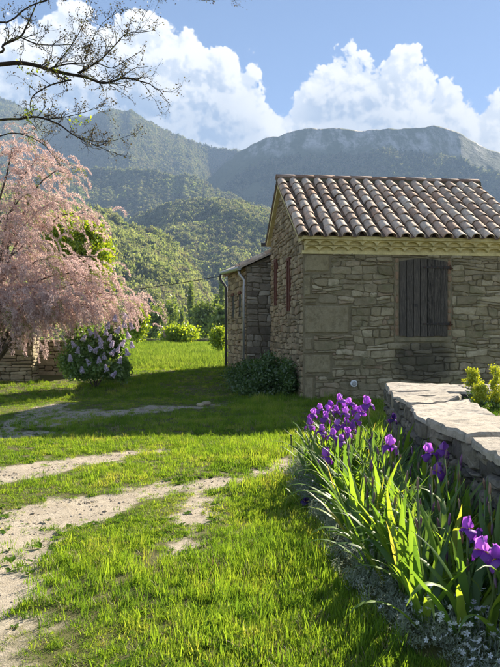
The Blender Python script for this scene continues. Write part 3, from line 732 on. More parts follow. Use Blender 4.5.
# ================================================================== ANNEX behind the gable
ax = empty('stone_annex', hw(0, HDEP + .12, 0), ANG); tag(ax, 'narrow rubble stone annex with low sloping roof behind the house', 'annex')
def img_local(px, dy):      # local x of the point at local y=dy that shows at photo column px
    Y0 = HY; a_ = (px - CX) / F; yl = HDEP + .12 + dy
    return (a_ * (HY + yl * c6) - (HX - yl * s6)) / (c6 - a_ * s6)
FXL = img_local(246.5, 0); BXL = img_local(228, 2.6)
AH1, AH0 = 3.42, 3.02                # wall tops, right and left
mb = MB()
mb.add([(FXL, 0, ZB), (1.2, 0, ZB), (1.2, 2.6, ZB), (BXL, 2.6, ZB), (FXL, 0, AH0), (1.2, 0, AH1 + .42), (1.2, 2.6, AH1 + .5), (BXL, 2.6, AH0 + .12)],
       [(0, 3, 2, 1), (4, 5, 6, 7), (0, 1, 5, 4), (1, 2, 6, 5), (2, 3, 7, 6), (3, 0, 4, 7)])
core = mb.build('wall', MATS['gable_mortar'], ax)
stone_mat('annex_stone', [(0, (.13, .115, .09)), (.4, (.22, .195, .15)), (.7, (.30, .275, .22)), (.88, (.42, .39, .32)), (1, (.20, .16, .11))], True, 1)
slA = (AH1 + .42 - AH0) / (1.2 - FXL)
ap = masonry(FXL + .01, .55, ZB, 3.6, (.09, .2), (.13, .34), planes=[(-slA, 1, AH0 - slA * FXL - .07)], seed=51, wob=.03)
mb = MB()
for p in ap: mb.add(*stone_geo(p, front_map, rg, joint=.008, depth=.03, rough=.01))
tag(mb.build('front_rubble', MATS['annex_stone'], core), kind='stuff')
LW = math.hypot(2.6, BXL - FXL); ldir = ((BXL - FXL) / LW, 2.6 / LW)
def left_map(u, v, w_): return (FXL + ldir[0] * u - ldir[1] * w_, ldir[1] * u + ldir[0] * w_, v)
lp = masonry(.02, LW - .02, ZB, AH0 - .02, (.09, .2), (.13, .34), holes=[(.62, .95, 1.75, 2.35), (1.55, 1.9, 1.75, 2.35)], seed=57, wob=.03)
mb = MB()
for p in lp: mb.add(*stone_geo(p, left_map, rg, joint=.008, depth=.03, rough=.01))
tag(mb.build('side_rubble', MATS['gable_stone'], core), kind='stuff')
for (a0, a1) in ((.62, .95), (1.55, 1.9)):
    mb = MB(); mb.add([left_map(a0, 1.75, .004), left_map(a1, 1.75, .004), left_map(a1, 2.35, .004), left_map(a0, 2.35, .004)], [(0, 1, 2, 3)])
    wn = mb.build('window', MATS['window_dark'], ax)
    mb = MB(); mb.prism([left_map(a0, 2.35, .0), left_map(a1, 2.35, .0), left_map(a1, 2.42, .0), left_map(a0, 2.42, .0)], Vector(left_map(0, 0, .05)) - Vector(left_map(0, 0, 0))); mb.build('lintel', MATS['red_wood'], wn)
OV = .16
plain_mat('pale_tile_edge', (.42, .35, .27), (.55, .48, .40), 9, .9, .3)
mb = MB(); q = lambda x_, y_, z_: (x_, y_, z_)
r_ = [(FXL - OV, -.10, AH0 + .02 - slA * OV), (1.3, -.10, AH1 + .52), (1.3, 2.7, AH1 + .60), (BXL - OV, 2.7, AH0 + .14 - slA * OV)]
mb.add(r_ + [(a_, b_, c_ + .05) for a_, b_, c_ in r_], [(0, 3, 2, 1), (4, 5, 6, 7), (0, 1, 5, 4), (1, 2, 6, 5), (2, 3, 7, 6), (3, 0, 4, 7)])
aroof = mb.build('roof', MATS['pale_tile_edge'], ax)
acov = cover.copy(); acov.name = 'cover_tile_annex'
for k in range(6):       # rows run down towards the left eave
    for j in range(4):
        yk = .02 + k * .47; sx = FXL - OV + j * .33 + (BXL - FXL) * yk / 2.6
        link('cover_tile', cover, None, aroof, (sx, yk, AH0 + .075 + (sx - FXL) * slA), (math.atan(slA), 0, R_(-90)))
gx0 = (FXL - OV - .03, -.06, AH0 - .055); gx1 = (BXL - OV - .03, 2.68, AH0 + .05)
MB().tube([gx0, gx1], .055, 8).build('gutter', MATS['zinc'], ax)
mb = MB(); mb.tube([(gx0[0] + .02, gx0[1] + .25, gx0[2] - .03), (gx0[0] + .03, .2, gx0[2] - .12), (FXL - .03, .12, gx0[2] - .30), (FXL - .05, .10, gx0[2] - .5), (FXL - .05, .10, .15)], .042, 8); mb.build('downpipe', MATS['zinc'], ax, True)
mb = MB(); mb.tube([(gx1[0] - .02, gx1[1] - .05, gx1[2] - .03), (gx1[0] - .04, gx1[1] - .05, gx1[2] - .18), (BXL - .06, 2.6, gx1[2] - .42), (BXL - .06, 2.6, .15)], .042, 8); mb.build('downpipe', MATS['dark_pipe'], ax, True)
mb = MB(); mb.box(FXL - .002, FXL + .10, -.05, -.034, AH0 - .12, AH0 - .02); mb.build('verge_plaster', MATS['lime_mortar'], ax)

# ================================================================== LOW GARDEN WALL (right)
KW = 1.138                      # plan scale of the wall
WYT = [KW * v for v in (1.2, 3.22, 3.68, 4.03, 4.30, 4.9, 5.62, 6.36, 7.1, 7.78)]; WXT = [KW * v for v in (1.14, 1.15, 1.19, 1.20, 1.17, 1.18, 1.285, 1.33, 1.42, 1.51)]
def XL(y_): return float(np.interp(y_, WYT, WXT))
WZ = .674
stone_mat('garden_wall_stone', [(0, (.09, .084, .078)), (.35, (.17, .155, .135)), (.65, (.24, .215, .175)), (.85, (.31, .275, .23)), (1, (.125, .12, .115))], False, 2.2, (.05, .05, .05), .5, bump=.9)
stone_mat('garden_wall_mortar', [(0, (.04, .038, .034)), (1, (.05, .046, .04))], False, 2)
stone_mat('cap_stone', [(0, (.44, .395, .34)), (.5, (.52, .47, .405)), (1, (.47, .42, .355))], False, 2.6, (.23, .215, .19), .75, bump=1.0)
gw = empty('garden_wall', (XL(5), 5, 0)); tag(gw, 'low dry stone garden wall with pale flat capstones beside the iris bed', 'wall', kind='thing')
def sub(o_):  # keep world placement under a moved parent
    o_.matrix_parent_inverse = Matrix.Translation((-gw.location[0], -gw.location[1], 0)); return o_
mb = MB(); ys_ = [KW * v for v in (1.2, 2.2, 3.2, 4.2, 5.0, 5.8, 6.4, 7.1, 7.72)]
for a0, a1 in zip(ys_[:-1], ys_[1:]):
    xa, xb = XL(a0) + .04, XL(a1) + .04
    mb.add([(xa, a0, -.1), (xa + .44, a0, -.1), (xb + .44, a1, -.1), (xb, a1, -.1), (xa, a0, WZ - .045), (xa + .44, a0, WZ - .045), (xb + .44, a1, WZ - .045), (xb, a1, WZ - .045)],
           [(0, 3, 2, 1), (4, 5, 6, 7), (1, 2, 6, 5), (3, 0, 4, 7)])
mb.box(XL(8.7) + .40, 4.6, 6.85 * KW, 7.70 * KW, -.1, WZ - .05)
gcore = sub(mb.build('core', MATS['garden_wall_mortar'], gw))
def gw_map(u, v, w_): return (XL(u) + .035 - w_, u, v)
gs = masonry(1.4, 7.74 * KW, -.06, WZ - .05, (.055, .135), (.10, .30), seed=77, wob=.03, split=.3)
lay0 = set(bpy.data.objects.keys())
rg = random.Random(9)
for p in sorted(gs, key=parea, reverse=True)[:300]:
    V, Fc = stone_geo(p, gw_map, rg, joint=.007, depth=.055, rough=.012); o = link('stone', pymesh('stone', V, Fc, MATS['garden_wall_stone']), None, gcore)
    o.matrix_parent_inverse = gcore.matrix_world.inverted() if False else Matrix.Identity(4)
mb = MB()
for p in sorted(gs, key=parea, reverse=True)[300:]: mb.add(*stone_geo(p, gw_map, rg, joint=.007, depth=.055, rough=.012))
if mb.v: tag(mb.build('small_stones', MATS['garden_wall_stone'], gcore), kind='stuff')
# far end face of the wall, turned to the lawn
def end_map(u, v, w_): return (u, 7.72 + w_, v)
# capstones: irregular flat slabs (plan polygons)
def capslab(poly, z0, z1, tilt=(0, 0)):
    poly = [(p[0] * KW, p[1] * KW) for p in poly]; n0 = len(poly); pp = []
    for i in range(n0):
        p, q_ = poly[i], poly[(i + 1) % n0]; L = math.hypot(p[0] - q_[0], p[1] - q_[1]); k = max(1, int(L / .07))
        for j in range(k):
            f = j / k; pp.append((p[0] + (q_[0] - p[0]) * f + rg.uniform(-.012, .012), p[1] + (q_[1] - p[1]) * f + rg.uniform(-.012, .012)))
    n = len(pp); cx_ = sum(p[0] for p in pp) / n; cy_ = sum(p[1] for p in pp) / n
    zt = lambda p: z1 + (p[0] - cx_) * tilt[0] + (p[1] - cy_) * tilt[1] + (float(fbm(p[0] * 6, p[1] * 6, 91, 3)) - .5) * .05
    V = [(p[0], p[1], z0) for p in pp] + [(p[0], p[1], zt(p) - .018) for p in pp]
    e1 = [(cx_ + (p[0] - cx_) * .965, cy_ + (p[1] - cy_) * .98) for p in pp]; e2 = [(cx_ + (p[0] - cx_) * .5, cy_ + (p[1] - cy_) * .5) for p in pp]
    V += [(p[0], p[1], zt(p)) for p in e1] + [(p[0], p[1], zt(p)) for p in e2] + [(cx_, cy_, zt((cx_, cy_)))]
    Fc = []
    for r_ in range(3): Fc += [(r_ * n + i, r_ * n + (i + 1) % n, (r_ + 1) * n + (i + 1) % n, (r_ + 1) * n + i) for i in range(n)]
    Fc += [(3 * n + i, 3 * n + (i + 1) % n, 4 * n) for i in range(n)] + [tuple(range(n))[::-1]]
    o = link('capstone', pymesh('capstone', V, Fc, MATS['cap_stone']), None, gw); return sub(o)
XK = lambda v: XL(v * KW) / KW
edges = [(1.2, 2.3), (2.34, 3.29), (3.33, 3.71), (3.76, 4.60), (4.65, 5.50), (5.56, 6.28), (6.36, 6.78)]
for i, (a0, a1) in enumerate(edges):
    j0, j1 = rg.uniform(-.05, .05), rg.uniform(-.05, .05); w0, w1 = .50, .50
    poly = [(XK(a0) - .02, a0 + .05), (XK(a0) + w0, a0 - .04), (XK(a1) + w1, a1 - .05), (XK(a1) - .025 + j1 * .3, a1 + .02)]
    if i == 3: poly = [(XK(3.75) - .02, 3.78), (XK(3.75) + .50, 3.72), (1.68, 4.3), (1.66, 4.58), (1.42, 4.66), (XK(4.5) - .03, 4.52), (XK(4.3) - .04, 4.3)]
    if i == 4: poly = [(XK(4.55) - .02, 4.56), (1.42, 4.70), (1.665, 4.62), (1.73, 5.2), (1.84, 5.86), (XK(5.5) + .20, 5.62), (XK(5.5) + .0, 5.50), (XK(4.9) - .03, 4.9)]
    if i == 5: poly = [(XK(5.6) - .01, 5.60), (XK(5.6) + .2, 5.68), (1.80, 6.0), (1.90, 6.32), (XK(6.3) - .01, 6.26)]
    capslab(poly, WZ - .05, WZ + (.008 if i in (3,) else -.006) + rg.uniform(-.012, .012), (rg.uniform(-.03, .04), rg.uniform(-.02, .02)))
capslab([(1.36, 6.83), (2.2, 6.86), (2.2, 7.72), (1.50, 7.80)], WZ - .05, WZ - .004, (0, .01))
capslab([(2.23, 6.86), (3.1, 6.84), (3.1, 7.70), (2.23, 7.71)], WZ - .05, WZ - .010, (0, .01))
capslab([(3.13, 6.86), (4.2, 6.84), (4.2, 7.68), (3.13, 7.70)], WZ - .05, WZ - .006, (0, .01))
# soil held up behind the wall
m_ = MB(); m_.box(1.86, 9.0, -2.0, 6.86 * KW, -.1, .53); plain_mat('bed_soil', (.05, .038, .024), (.10, .075, .05), 14, .95, .8)
tag(m_.build('terrace', MATS['bed_soil']), kind='structure')

# ================================================================== STONE WALL ON THE LEFT
stone_mat('left_wall_stone', [(0, (.22, .185, .12)), (.4, (.34, .29, .195)), (.75, (.42, .36, .25)), (1, (.27, .215, .14))], False, 1.2, (.24, .215, .13), .4)
stone_mat('left_wall_mortar', [(0, (.10, .085, .055)), (1, (.12, .10, .065))], False, 1)
def stone_wall(name, px0, px1, pytop, Y, thick, label, seed, dy=0.0):
    x0, x1 = (px0 - CX) / F * Y, (px1 - CX) / F * Y; zt = CAMH + (CY - pytop) / F * Y; zb = ghf((x0 + x1) / 2, Y) - .06
    root = empty(name, (x0, Y, zb)); tag(root, label, 'wall', kind='thing')
    core = MB().box(0, x1 - x0, 0, thick, 0, zt - zb - .05).build('core', MATS['left_wall_mortar'], root)
    ps = masonry(0, x1 - x0, 0, zt - zb - .06, (.08, .17), (.16, .46), seed=seed, wob=.03)
    for p in ps:
        V, Fc = stone_geo(p, lambda u, v, w_: (u, -w_, v), rg, joint=.008, depth=.035); link('stone', pymesh('stone', V, Fc, MATS['left_wall_stone']), None, core)
    ps = masonry(0, thick, 0, zt - zb - .06, (.08, .17), (.16, .40), seed=seed + 1, wob=.02)
    for p in ps:
        V, Fc = stone_geo(p, lambda u, v, w_: (x1 - x0 + w_, u, v), rg, joint=.008, depth=.035); link('stone', pymesh('stone', V, Fc, MATS['left_wall_stone']), None, core)
    u = -.02
    while u < x1 - x0:
        wd = rg.uniform(.35, .6); u1 = min(u + wd, x1 - x0 + .05)
        if x1 - x0 - u1 < .15: u1 = x1 - x0 + .05
        mb = MB(); mb.prism([(u + .006, -.06 - rg.uniform(0, .03), zt - zb - .055), (u1 - .006, -.06 - rg.uniform(0, .03), zt - zb - .055), (u1 - .006, thick + .04, zt - zb - .055), (u + .006, thick + .04, zt - zb - .055)], (0, 0, .06 + rg.uniform(-.008, .01)))
        mb.build('coping_stone', MATS['left_wall_stone'], root); u = u1
stone_wall('boundary_wall', -70, 32, 334, 16.6, .5, 'pale rubble stone wall under the pink tamarisk at the left edge', 201)
stone_wall('recessed_wall', 34, 92, 340, 17.6, .5, 'short shaded stone wall set back beside the lilac bush', 231)

# ================================================================== GRASS
leaf_mat('grass_lawn', [(0, (.075, .155, .032)), (.35, (.15, .25, .042)), (.7, (.225, .325, .055)), (1, (.36, .37, .12))], .55, False, .6, (1.55, 1.45, .45), 1.3, .018)
leaf_mat('grass_field', [(0, (.10, .165, .04)), (.5, (.165, .235, .055)), (1, (.245, .295, .09))], .5, False, .6, (1.45, 1.45, .5), .5, .018)
leaf_mat('grass_dry', [(0, (.32, .28, .12)), (1, (.42, .36, .18))], .35, False, .6, (1.2, 1.1, .8))
leaf_mat('weed_leaf', [(0, (.06, .14, .022)), (.6, (.11, .20, .03)), (1, (.17, .26, .04))], .45, False, .4, (1.5, 1.4, .5), None, .02)
def blade(mb_v, mb_f, x, y, h, wd, az, bend, segs=3):
    b0 = len(mb_v); dx, dy = math.cos(az), math.sin(az); sx, sy = -dy, dx
    for i in range(segs):
        t_ = i / segs; off = bend * h * t_ ** 1.8; zz_ = h * t_ * (1 - .25 * bend * t_); ww = wd * (1 - t_ ** 1.6 * .75) / 2
        mb_v += [(x + dx * off - sx * ww, y + dy * off - sy * ww, zz_), (x + dx * off + sx * ww, y + dy * off + sy * ww, zz_)]
    mb_v.append((x + dx * bend * h, y + dy * bend * h, h * (1 - .25 * bend)))
    for i in range(segs - 1): k = b0 + 2 * i; mb_f.append((k, k + 1, k + 3, k + 2))
    k = b0 + 2 * (segs - 1); mb_f.append((k, k + 1, k + 2))
def tuft(mat, n, rad, h0, h1, w0, w1, seed, bmax=.9):
    r = random.Random(seed); V = []; Fc = []
    for _ in range(n):
        a_ = r.uniform(0, 6.28); q_ = rad * math.sqrt(r.random())
        blade(V, Fc, q_ * math.cos(a_), q_ * math.sin(a_), r.uniform(h0, h1), r.uniform(w0, w1), r.uniform(0, 6.28), r.uniform(.1, bmax))
    return proto('tuft', pymesh('tuft', V, Fc, MATS[mat]))
def weed(seed, mat='weed_leaf', n=9, L=.05):
    r = random.Random(seed); V = []; Fc = []
    for k in range(n):
        a_ = r.uniform(0, 6.28); l = L * r.uniform(.6, 1.2); el_ = r.uniform(.1, .8); dx, dy = math.cos(a_), math.sin(a_); b0 = len(V); wd = l * r.uniform(.18, .3)
        z1, z2 = l * math.sin(el_) * .7, l * math.sin(el_) * .9
        V += [(0, 0, .002), (dx * l * .5 - dy * wd, dy * l * .5 + dx * wd, z1), (dx * l * .5 + dy * wd, dy * l * .5 - dx * wd, z1), (dx * l, dy * l, z2)]
        Fc += [(b0, b0 + 2, b0 + 3, b0 + 1)]
    return proto('weed', pymesh('weed', V, Fc, MATS[mat]))
def ground_pts(n, y0, y1, rng, half=.43, extra=.6):
    y = np.sqrt(rng.uniform(y0 * y0, y1 * y1, n)); x = rng.uniform(-1, 1, n) * (half * y + extra); return x, y
def free_of_house(x, y):
    dx, dy = x - HX, y - HY; lx = dx * c6 + dy * s6; ly = -dx * s6 + dy * c6
    inside = (lx > -.02) & (lx < HWID + .1) & (ly > -.02) & (ly < HDEP + .1)
    ann = (lx > -1.2 - .16 * (ly - HDEP)) & (lx > min(FXL, BXL)) & (lx < 2) & (ly >= HDEP) & (ly < HDEP + 2.75) & (lx > FXL + (BXL - FXL) * (ly - HDEP - .12) / 2.6)
    w1 = (x > np.interp(y, WYT, WXT) - .02) & (y < 7.78 * KW)
    lw = (x < -3.5) & (y > 16.5) & (y < 18.2)
    return ~(inside | ann | w1 | lw)
def lay_grass(name, bands, srcs, label, seed, sel=None, mode='lawn'):
    rng = np.random.default_rng(seed); P_, S_, Rr_, I_ = [], [], [], []
    for (y0, y1, dens, sc) in bands:
        area = (.43 * (y1 * y1 - y0 * y0)) + 1.2 * (y1 - y0); n = int(area * dens); x, y = ground_pts(n, y0, y1, rng)
        b_ = bare(x, y); cl = fbm(x * 1.7, y * 1.7, 77, 3); keep = free_of_house(x, y) & ~in_bed(x, y)
        pk = np.maximum(1.0 - b_ * 1.04, np.where(y > 9.0, .38, .035)) * np.clip(.55 + (cl - .35) * 2.2, .35, 1)
        keep &= rng.uniform(size=n) < pk
        if sel is not None: keep &= sel(x, y, rng)
        x, y, b_, cl = x[keep], y[keep], b_[keep], cl[keep]; k = len(x)
        hmap = .62 + .75 * sstep(fbm(x * .8, y * .8, 55, 3), .35, .7) + .45 * sstep(x, -.6, .35) * (y < 8) - .35 * np.clip(b_ * 2, 0, 1)
        hmap = hmap * np.where(y < 3.4, .75, .9) * (1 - .38 * sstep(y, 4.2, 6.0) * sstep(x, .3, -.5)) * rng.uniform(.7, 1.3, k); hmap = np.maximum(hmap, .28)
        P_.append(np.stack([x, y, gh(x, y) - .004], 1)); s0 = sc * (.8 + .2 * hmap)
        S_.append(np.stack([s0, s0, sc * hmap], 1)); Rr_.append(np.stack([rng.normal(size=k) * .12, rng.normal(size=k) * .12, rng.uniform(0, 6.28, k)], 1)); I_.append(rng.integers(0, len(srcs), k))
    scatter(name, np.concatenate(P_), np.concatenate(Rr_), np.concatenate(S_), np.concatenate(I_), srcs, label, 'grass'); return sum(map(len, P_))
lawn_src = [tuft('grass_lawn', 22, .038, .018, .056, .0028, .0050, 100 + i) for i in range(6)] + [tuft('grass_dry', 9, .035, .03, .075, .0018, .003, 140), tuft('grass_lawn', 9, .03, .05, .12, .003, .006, 141, 1.1)]
lay_grass('lawn_grass', [(2.0, 5, 1000, 1.0), (5, 9, 620, 1.15), (9, 14.5, 300, 1.4), (14.5, 20, 150, 2.0)], lawn_src, 'short sunlit green lawn grass around the worn track', 301)
lay_grass('lawn_weeds', [(2.0, 5, 420, .8), (5, 10, 200, 1.0)], [weed(200 + i, L=.04, n=12) for i in range(4)] + [weed(210, L=.07, n=7)], 'low broad leaved weeds and clover in the lawn', 302, lambda x, y, rng: rng.uniform(size=len(x)) < sstep(fbm(x * 1.3, y * 1.3, 88, 3), .42, .66))
def longsel(x, y, rng):
    a_ = sstep(x, -.45, .1) * (y < 6.2) * .8 + ((y > 11.6) & (y < 13.6) & (x > -1.5)) * .5 + (y > 13.5) * ((x > -2.6)) * .55 + ((x < -2.2) & (y > 7.5) & (y < 9.2)) * .35
    return rng.uniform(size=len(x)) < a_ * sstep(fbm(x * 1.5, y * 1.5, 66, 2), .3, .55)
long_src = [tuft('grass_lawn', 12, .04, .07, .17, .003, .006, 400 + i, .7) for i in range(4)]
lay_grass('tall_grass', [(2.0, 5, 130, .75), (5, 9, 90, .8), (9, 14.5, 110, 1.0), (14.5, 20, 90, 1.3)], long_src, 'taller rough grass along the iris bed and house', 303, longsel)
field_src = [tuft('grass_field', 14, .10, .12, .30, .008, .016, 430 + i, .7) for i in range(5)]
lay_grass('meadow_grass', [(19.5, 32, 60, 1.2), (32, 76, 22, 1.25)], field_src, 'bright green meadow grass beyond the stone annex', 304)
# pebbles on the worn track
def pebble(seed):
    r = random.Random(seed); bm = bmesh.new(); bmesh.ops.create_icosphere(bm, subdivisions=1, radius=1)
    for v in bm.verts: v.co *= r.uniform(.75, 1.15); v.co.z *= .6
    me = bpy.data.meshes.new('pebble'); bm.to_mesh(me); bm.free(); me.materials.append(MATS['pebble']); return proto('pebble', me)
stone_mat('pebble', [(0, (.26, .22, .165)), (.5, (.40, .345, .27)), (1, (.52, .46, .38))], False, 8)
rng = np.random.default_rng(9); n = 60000; x, y = ground_pts(n, 2.0, 13, rng); kp = (rng.uniform(size=n) < bare(x, y)) & ~in_bed(x, y) & free_of_house(x, y); x, y = x[kp], y[kp]; k = len(x)
s = (.0022 + rng.exponential(.0032, k)).clip(0, .022) * (1 + y * .05)
scatter('track_gravel', np.stack([x, y, gh(x, y) - .016], 1), rng.uniform(0, 6.28, (k, 3)) * np.array([.1, .1, 1]), np.stack([s, s * rng.uniform(.6, 1, k), s * .9], 1), rng.integers(0, 4, k), [pebble(i) for i in range(4)], 'loose pale gravel lying on the worn wheel track', 'gravel')

# ================================================================== IRISES
leaf_mat('iris_leaf', [(0, (.06, .13, .04)), (.35, (.105, .20, .05)), (.7, (.165, .275, .055)), (.95, (.22, .31, .065)), (1, (.30, .27, .12))], .55, False, .45, (2.0, 1.8, .5), None, .05)
leaf_mat('iris_stem', [(0, (.10, .17, .045)), (1, (.16, .21, .06))], .3, False, .4)
leaf_mat('iris_bud', [(0, (.16, .06, .20)), (.5, (.22, .15, .12)), (1, (.28, .20, .13))], .4, False, .5, (1.2, 1.1, 1.2))
leaf_mat('iris_petal', [(0, (.30, .11, .48)), (.5, (.42, .20, .60)), (1, (.56, .34, .72))], .5, False, .5, (1.35, .8, 1.35), None, .04)
leaf_mat('iris_fall', [(0, (.19, .04, .36)), (.5, (.26, .07, .45)), (1, (.33, .11, .52))], .45, False, .5, (1.3, .8, 1.3), None, .04)
leaf_mat('iris_petal_dark', [(0, (.045, .018, .13)), (1, (.085, .028, .20))], .4, False, .5, (1.3, .8, 1.3), None, .04)  # dark violet petals; for the shaded iris, shade put into the colour
leaf_mat('iris_beard', [(0, (.55, .34, .06)), (1, (.62, .42, .10))], .2, False, .6)
def iris_leaf(L, wd, lean, droop, seed, seg=10):
    r = random.Random(seed); V = []; Fc = []; x = z = 0; ang = math.pi / 2 - lean; dl = L / seg; tw = r.uniform(-.25, .25); y = 0
    for i in range(seg + 1):
        t_ = i / seg; ww = wd / 2 * min(1.0, .62 + t_ * 1.2) * (1 - max(0, (t_ - .42) / .58) ** 1.7) + .0006
        a_ = tw * t_; nx_, nz_ = -math.sin(ang), math.cos(ang)
        # blade edge direction is horizontal (local y) rotated a little; mid rib offset gives a shallow fold
        ey, ex, ez = math.cos(a_), math.sin(a_) * nx_, math.sin(a_) * nz_
        V += [(x - ex * ww, y - ey * ww, z - ez * ww), (x + nx_ * ww * .28, y, z + nz_ * ww * .28), (x + ex * ww, y + ey * ww, z + ez * ww)]
        x += math.cos(ang) * dl; z += math.sin(ang) * dl; y += r.uniform(-.006, .006)
        ang -= droop * (.25 + 2.6 * t_ ** 2.2) / seg
        if i: k = 3 * (i - 1); Fc += [(k, k + 1, k + 4, k + 3), (k + 1, k + 2, k + 5, k + 4)]
    return pymesh('leaf', V, Fc, MATS['iris_leaf'], True)
LEAVES = []
for i in range(16):
    r = random.Random(900 + i); kind = i % 4
    LEAVES.append(iris_leaf(r.uniform(.40, .60) * (1.15 if kind == 3 else 1), r.uniform(.028, .044), r.uniform(.08, .75), (.3, .6, 1.2, 2.8)[kind] * r.uniform(.7, 1.2), 950 + i))
def petal(L, wd, lift, curl, ruff, seed, mat, na=6, nb=4):
    r = random.Random(seed); V = []; Fc = []; x = z = 0; ang = lift
    for i in range(na + 1):
        t_ = i / na; ww = wd / 2 * (math.sin(math.pi * min(1, t_ ** .75 * .93 + .07)) ** .6) * (1 if t_ < .98 else .5) + .002
        for j in range(nb + 1):
            s_ = j / nb * 2 - 1; cup = -s_ * s_ * ww * .35
            rf = ruff * math.sin(t_ * 9 + s_ * 5 + seed) * abs(s_) * (t_ ** .8)
            V.append((x - math.sin(ang) * (cup + rf), s_ * ww, z + math.cos(ang) * (cup + rf)))
        x += math.cos(ang) * L / na; z += math.sin(ang) * L / na; ang += curl / na
        if i:
            for j in range(nb): k = (i - 1) * (nb + 1) + j; Fc.append((k, k + 1, k + nb + 2, k + nb + 1))
    return V, Fc
def flower_meshes(seed, dark):
    mb = MB()
    for k in range(3):
        V, Fc = petal(.074, .050, R_(58), R_(75), .012, seed + k, None); M = Matrix.Rotation(R_(120 * k + 60), 3, 'Z'); mb.add([M @ Vector(v) for v in V], Fc)
    up_ = mb.mesh('flower', MATS['iris_petal_dark' if dark else 'iris_petal'], True)
    V, Fc = petal(.098, .064, R_(22), R_(-165), .011, seed + 9, None); fl = pymesh('petal', V, Fc, MATS['iris_petal_dark' if dark else 'iris_fall'], True)
    return up_, fl
FLOW = [flower_meshes(s_, False) for s_ in (1, 5, 9)]; FLOWD = [flower_meshes(13, True)]
mb = MB(); mb.tube([(0, 0, 0), (0, 0, .02), (0, 0, .045), (0, 0, .065)], [.003, .0065, .006, .0015], 7); BUD = mb.mesh('bud', MATS['iris_bud'], True)
mb = MB(); mb.tube([(.010, 0, .004), (.025, 0, .010), (.040, 0, .008)], [.003, .004, .001], 5); BEARD = mb.mesh('beard', MATS['iris_beard'], True)
def leaf_fan(root, n, r, spread=1.0, face=None):
    face = r.uniform(0, 6.28) if face is None else face
    for k in range(n):
        q_ = (k - (n - 1) / 2) / max(1, n / 2); sgn = 0 if q_ >= 0 else math.pi
        o = link('leaf', r.choice(LEAVES), None, root, (math.cos(face) * q_ * .05, math.sin(face) * q_ * .05, 0), (r.uniform(-.12, .12), r.uniform(-.10, .12), face + sgn + r.uniform(-.6, .6) * spread))
        s_ = r.uniform(.78, 1.15); o.scale = (s_, s_, s_)
ri = random.Random(44)
def iris(px, py, Y, label, group=None, dark=False, size=1.0, nleaf=6, buds=1, lean=None):
    top = PXD(px, py, Y); lx, ly = lean if lean else (ri.uniform(-.05, .10), ri.uniform(-.05, .06)); bx, by = top.x + lx, top.y + ly; bz = ghf(bx, by) - .01
    root = empty('iris', (bx, by, bz)); tag(root, label, 'iris', group)
    tp = top - Vector((bx, by, bz)) - Vector((0, 0, .012)); mid = tp * .5 + Vector((ri.uniform(-.02, .02), ri.uniform(-.02, .02), .02))
    pts_ = [(0, 0, 0), (tp * .25 + Vector((0, 0, .015))), mid, tp * .8, tp]
    st = MB().tube(pts_, [.008, .0075, .0065, .0055, .006], 6).build('stem', MATS['iris_stem'], root, True)
    up_, fl = ri.choice(FLOWD if dark else FLOW); rz = ri.uniform(0, 6.28)
    fo = link('flower', up_, None, root, tp, (ri.uniform(-.25, .25), ri.uniform(-.25, .25), rz)); sz = size * ri.uniform(.92, 1.1); fo.scale = (sz, sz, sz)
    for k in range(3):
        link('petal', fl, None, fo, (0, 0, 0), (0, 0, R_(120 * k) + ri.uniform(-.15, .15)))
        link('beard', BEARD, None, fo, (0, 0, 0), (0, 0, R_(120 * k)))
    for k in range(buds):
        f_ = ri.uniform(.62, .9); link('bud', BUD, None, root, tp * f_ + Vector((ri.uniform(-.02, .02), ri.uniform(-.02, .02), 0)), (ri.uniform(-.4, .4), ri.uniform(-.4, .4), 0))
    if nleaf: leaf_fan(root, nleaf, ri)
    return root
far_lab = 'purple iris within the crowded clump nearest the house, blooms all around it'
for (px, py, Y) in [(320, 408, 6.1), (331, 405, 6.2), (341, 399, 6.0), (350, 402, 6.1), (346, 412, 5.8), (325, 417, 5.9), (337, 424, 5.7), (346, 423, 5.9), (333, 434, 5.5), (341, 440, 5.5), (357, 419, 6.0), (352, 427, 5.8), (313, 413, 6.3), (328, 409, 6.0), (337, 410, 6.15), (347, 432, 5.6), (355, 409, 6.2), (322, 430, 5.7), (344, 406, 6.25), (361, 411, 6.05)]:
    lab = {(341, 399): 'topmost purple iris of the crowded clump nearest the house', (313, 413): 'leftmost purple iris inside the crowded clump nearest the house', (341, 440): 'lowest purple iris of the crowded clump nearest the house', (361, 411): 'rightmost purple iris inside the crowded clump nearest the house'}.get((px, py), far_lab)
    iris(px, py, Y, lab, 'irises in the far clump', size=.80, nleaf=5, buds=2)
iris(367, 403, 6.0, 'purple iris standing alone on a tall stem right of the crowded clump', size=1.0)
iris(310, 424, 6.2, 'purple iris leaning out left of the crowded clump', size=.9, nleaf=4)
iris(326, 456, 5.4, 'purple iris hanging low over the silver ground cover below the clump', size=1.05, nleaf=4, lean=(.16, .0))
iris(390, 444, 5.0, 'purple iris alone in mid bed before the garden wall', size=1.05)
iris(429, 452, 4.5, 'largest bloom, left one of three purple irises close together by the wall', size=1.05)
iris(443, 449, 4.6, 'upper right one of three purple irises close together by the wall', size=.95)
iris(438, 470, 4.4, 'lowest of three purple irises close together by the wall', size=.95)
iris(393, 418, 6.15, 'dark blue iris in shade against the garden wall end', dark=True, size=.75, nleaf=3, lean=(-.05, -.05))
iris(371, 444, 5.7, 'dark shaded iris behind the leaves left of the lone iris', dark=True, size=.95, nleaf=4)
iris(468, 527, 3.0, 'purple iris with upright bud stems near the right edge', size=.75, nleaf=7, buds=2)
iris(478, 538, 3.1, 'dark violet iris behind the big blooms at the right edge', dark=True, size=.8, nleaf=5)
iris(484, 548, 2.88, 'large pale purple iris near the right edge, left of the pair', size=.9, nleaf=7)
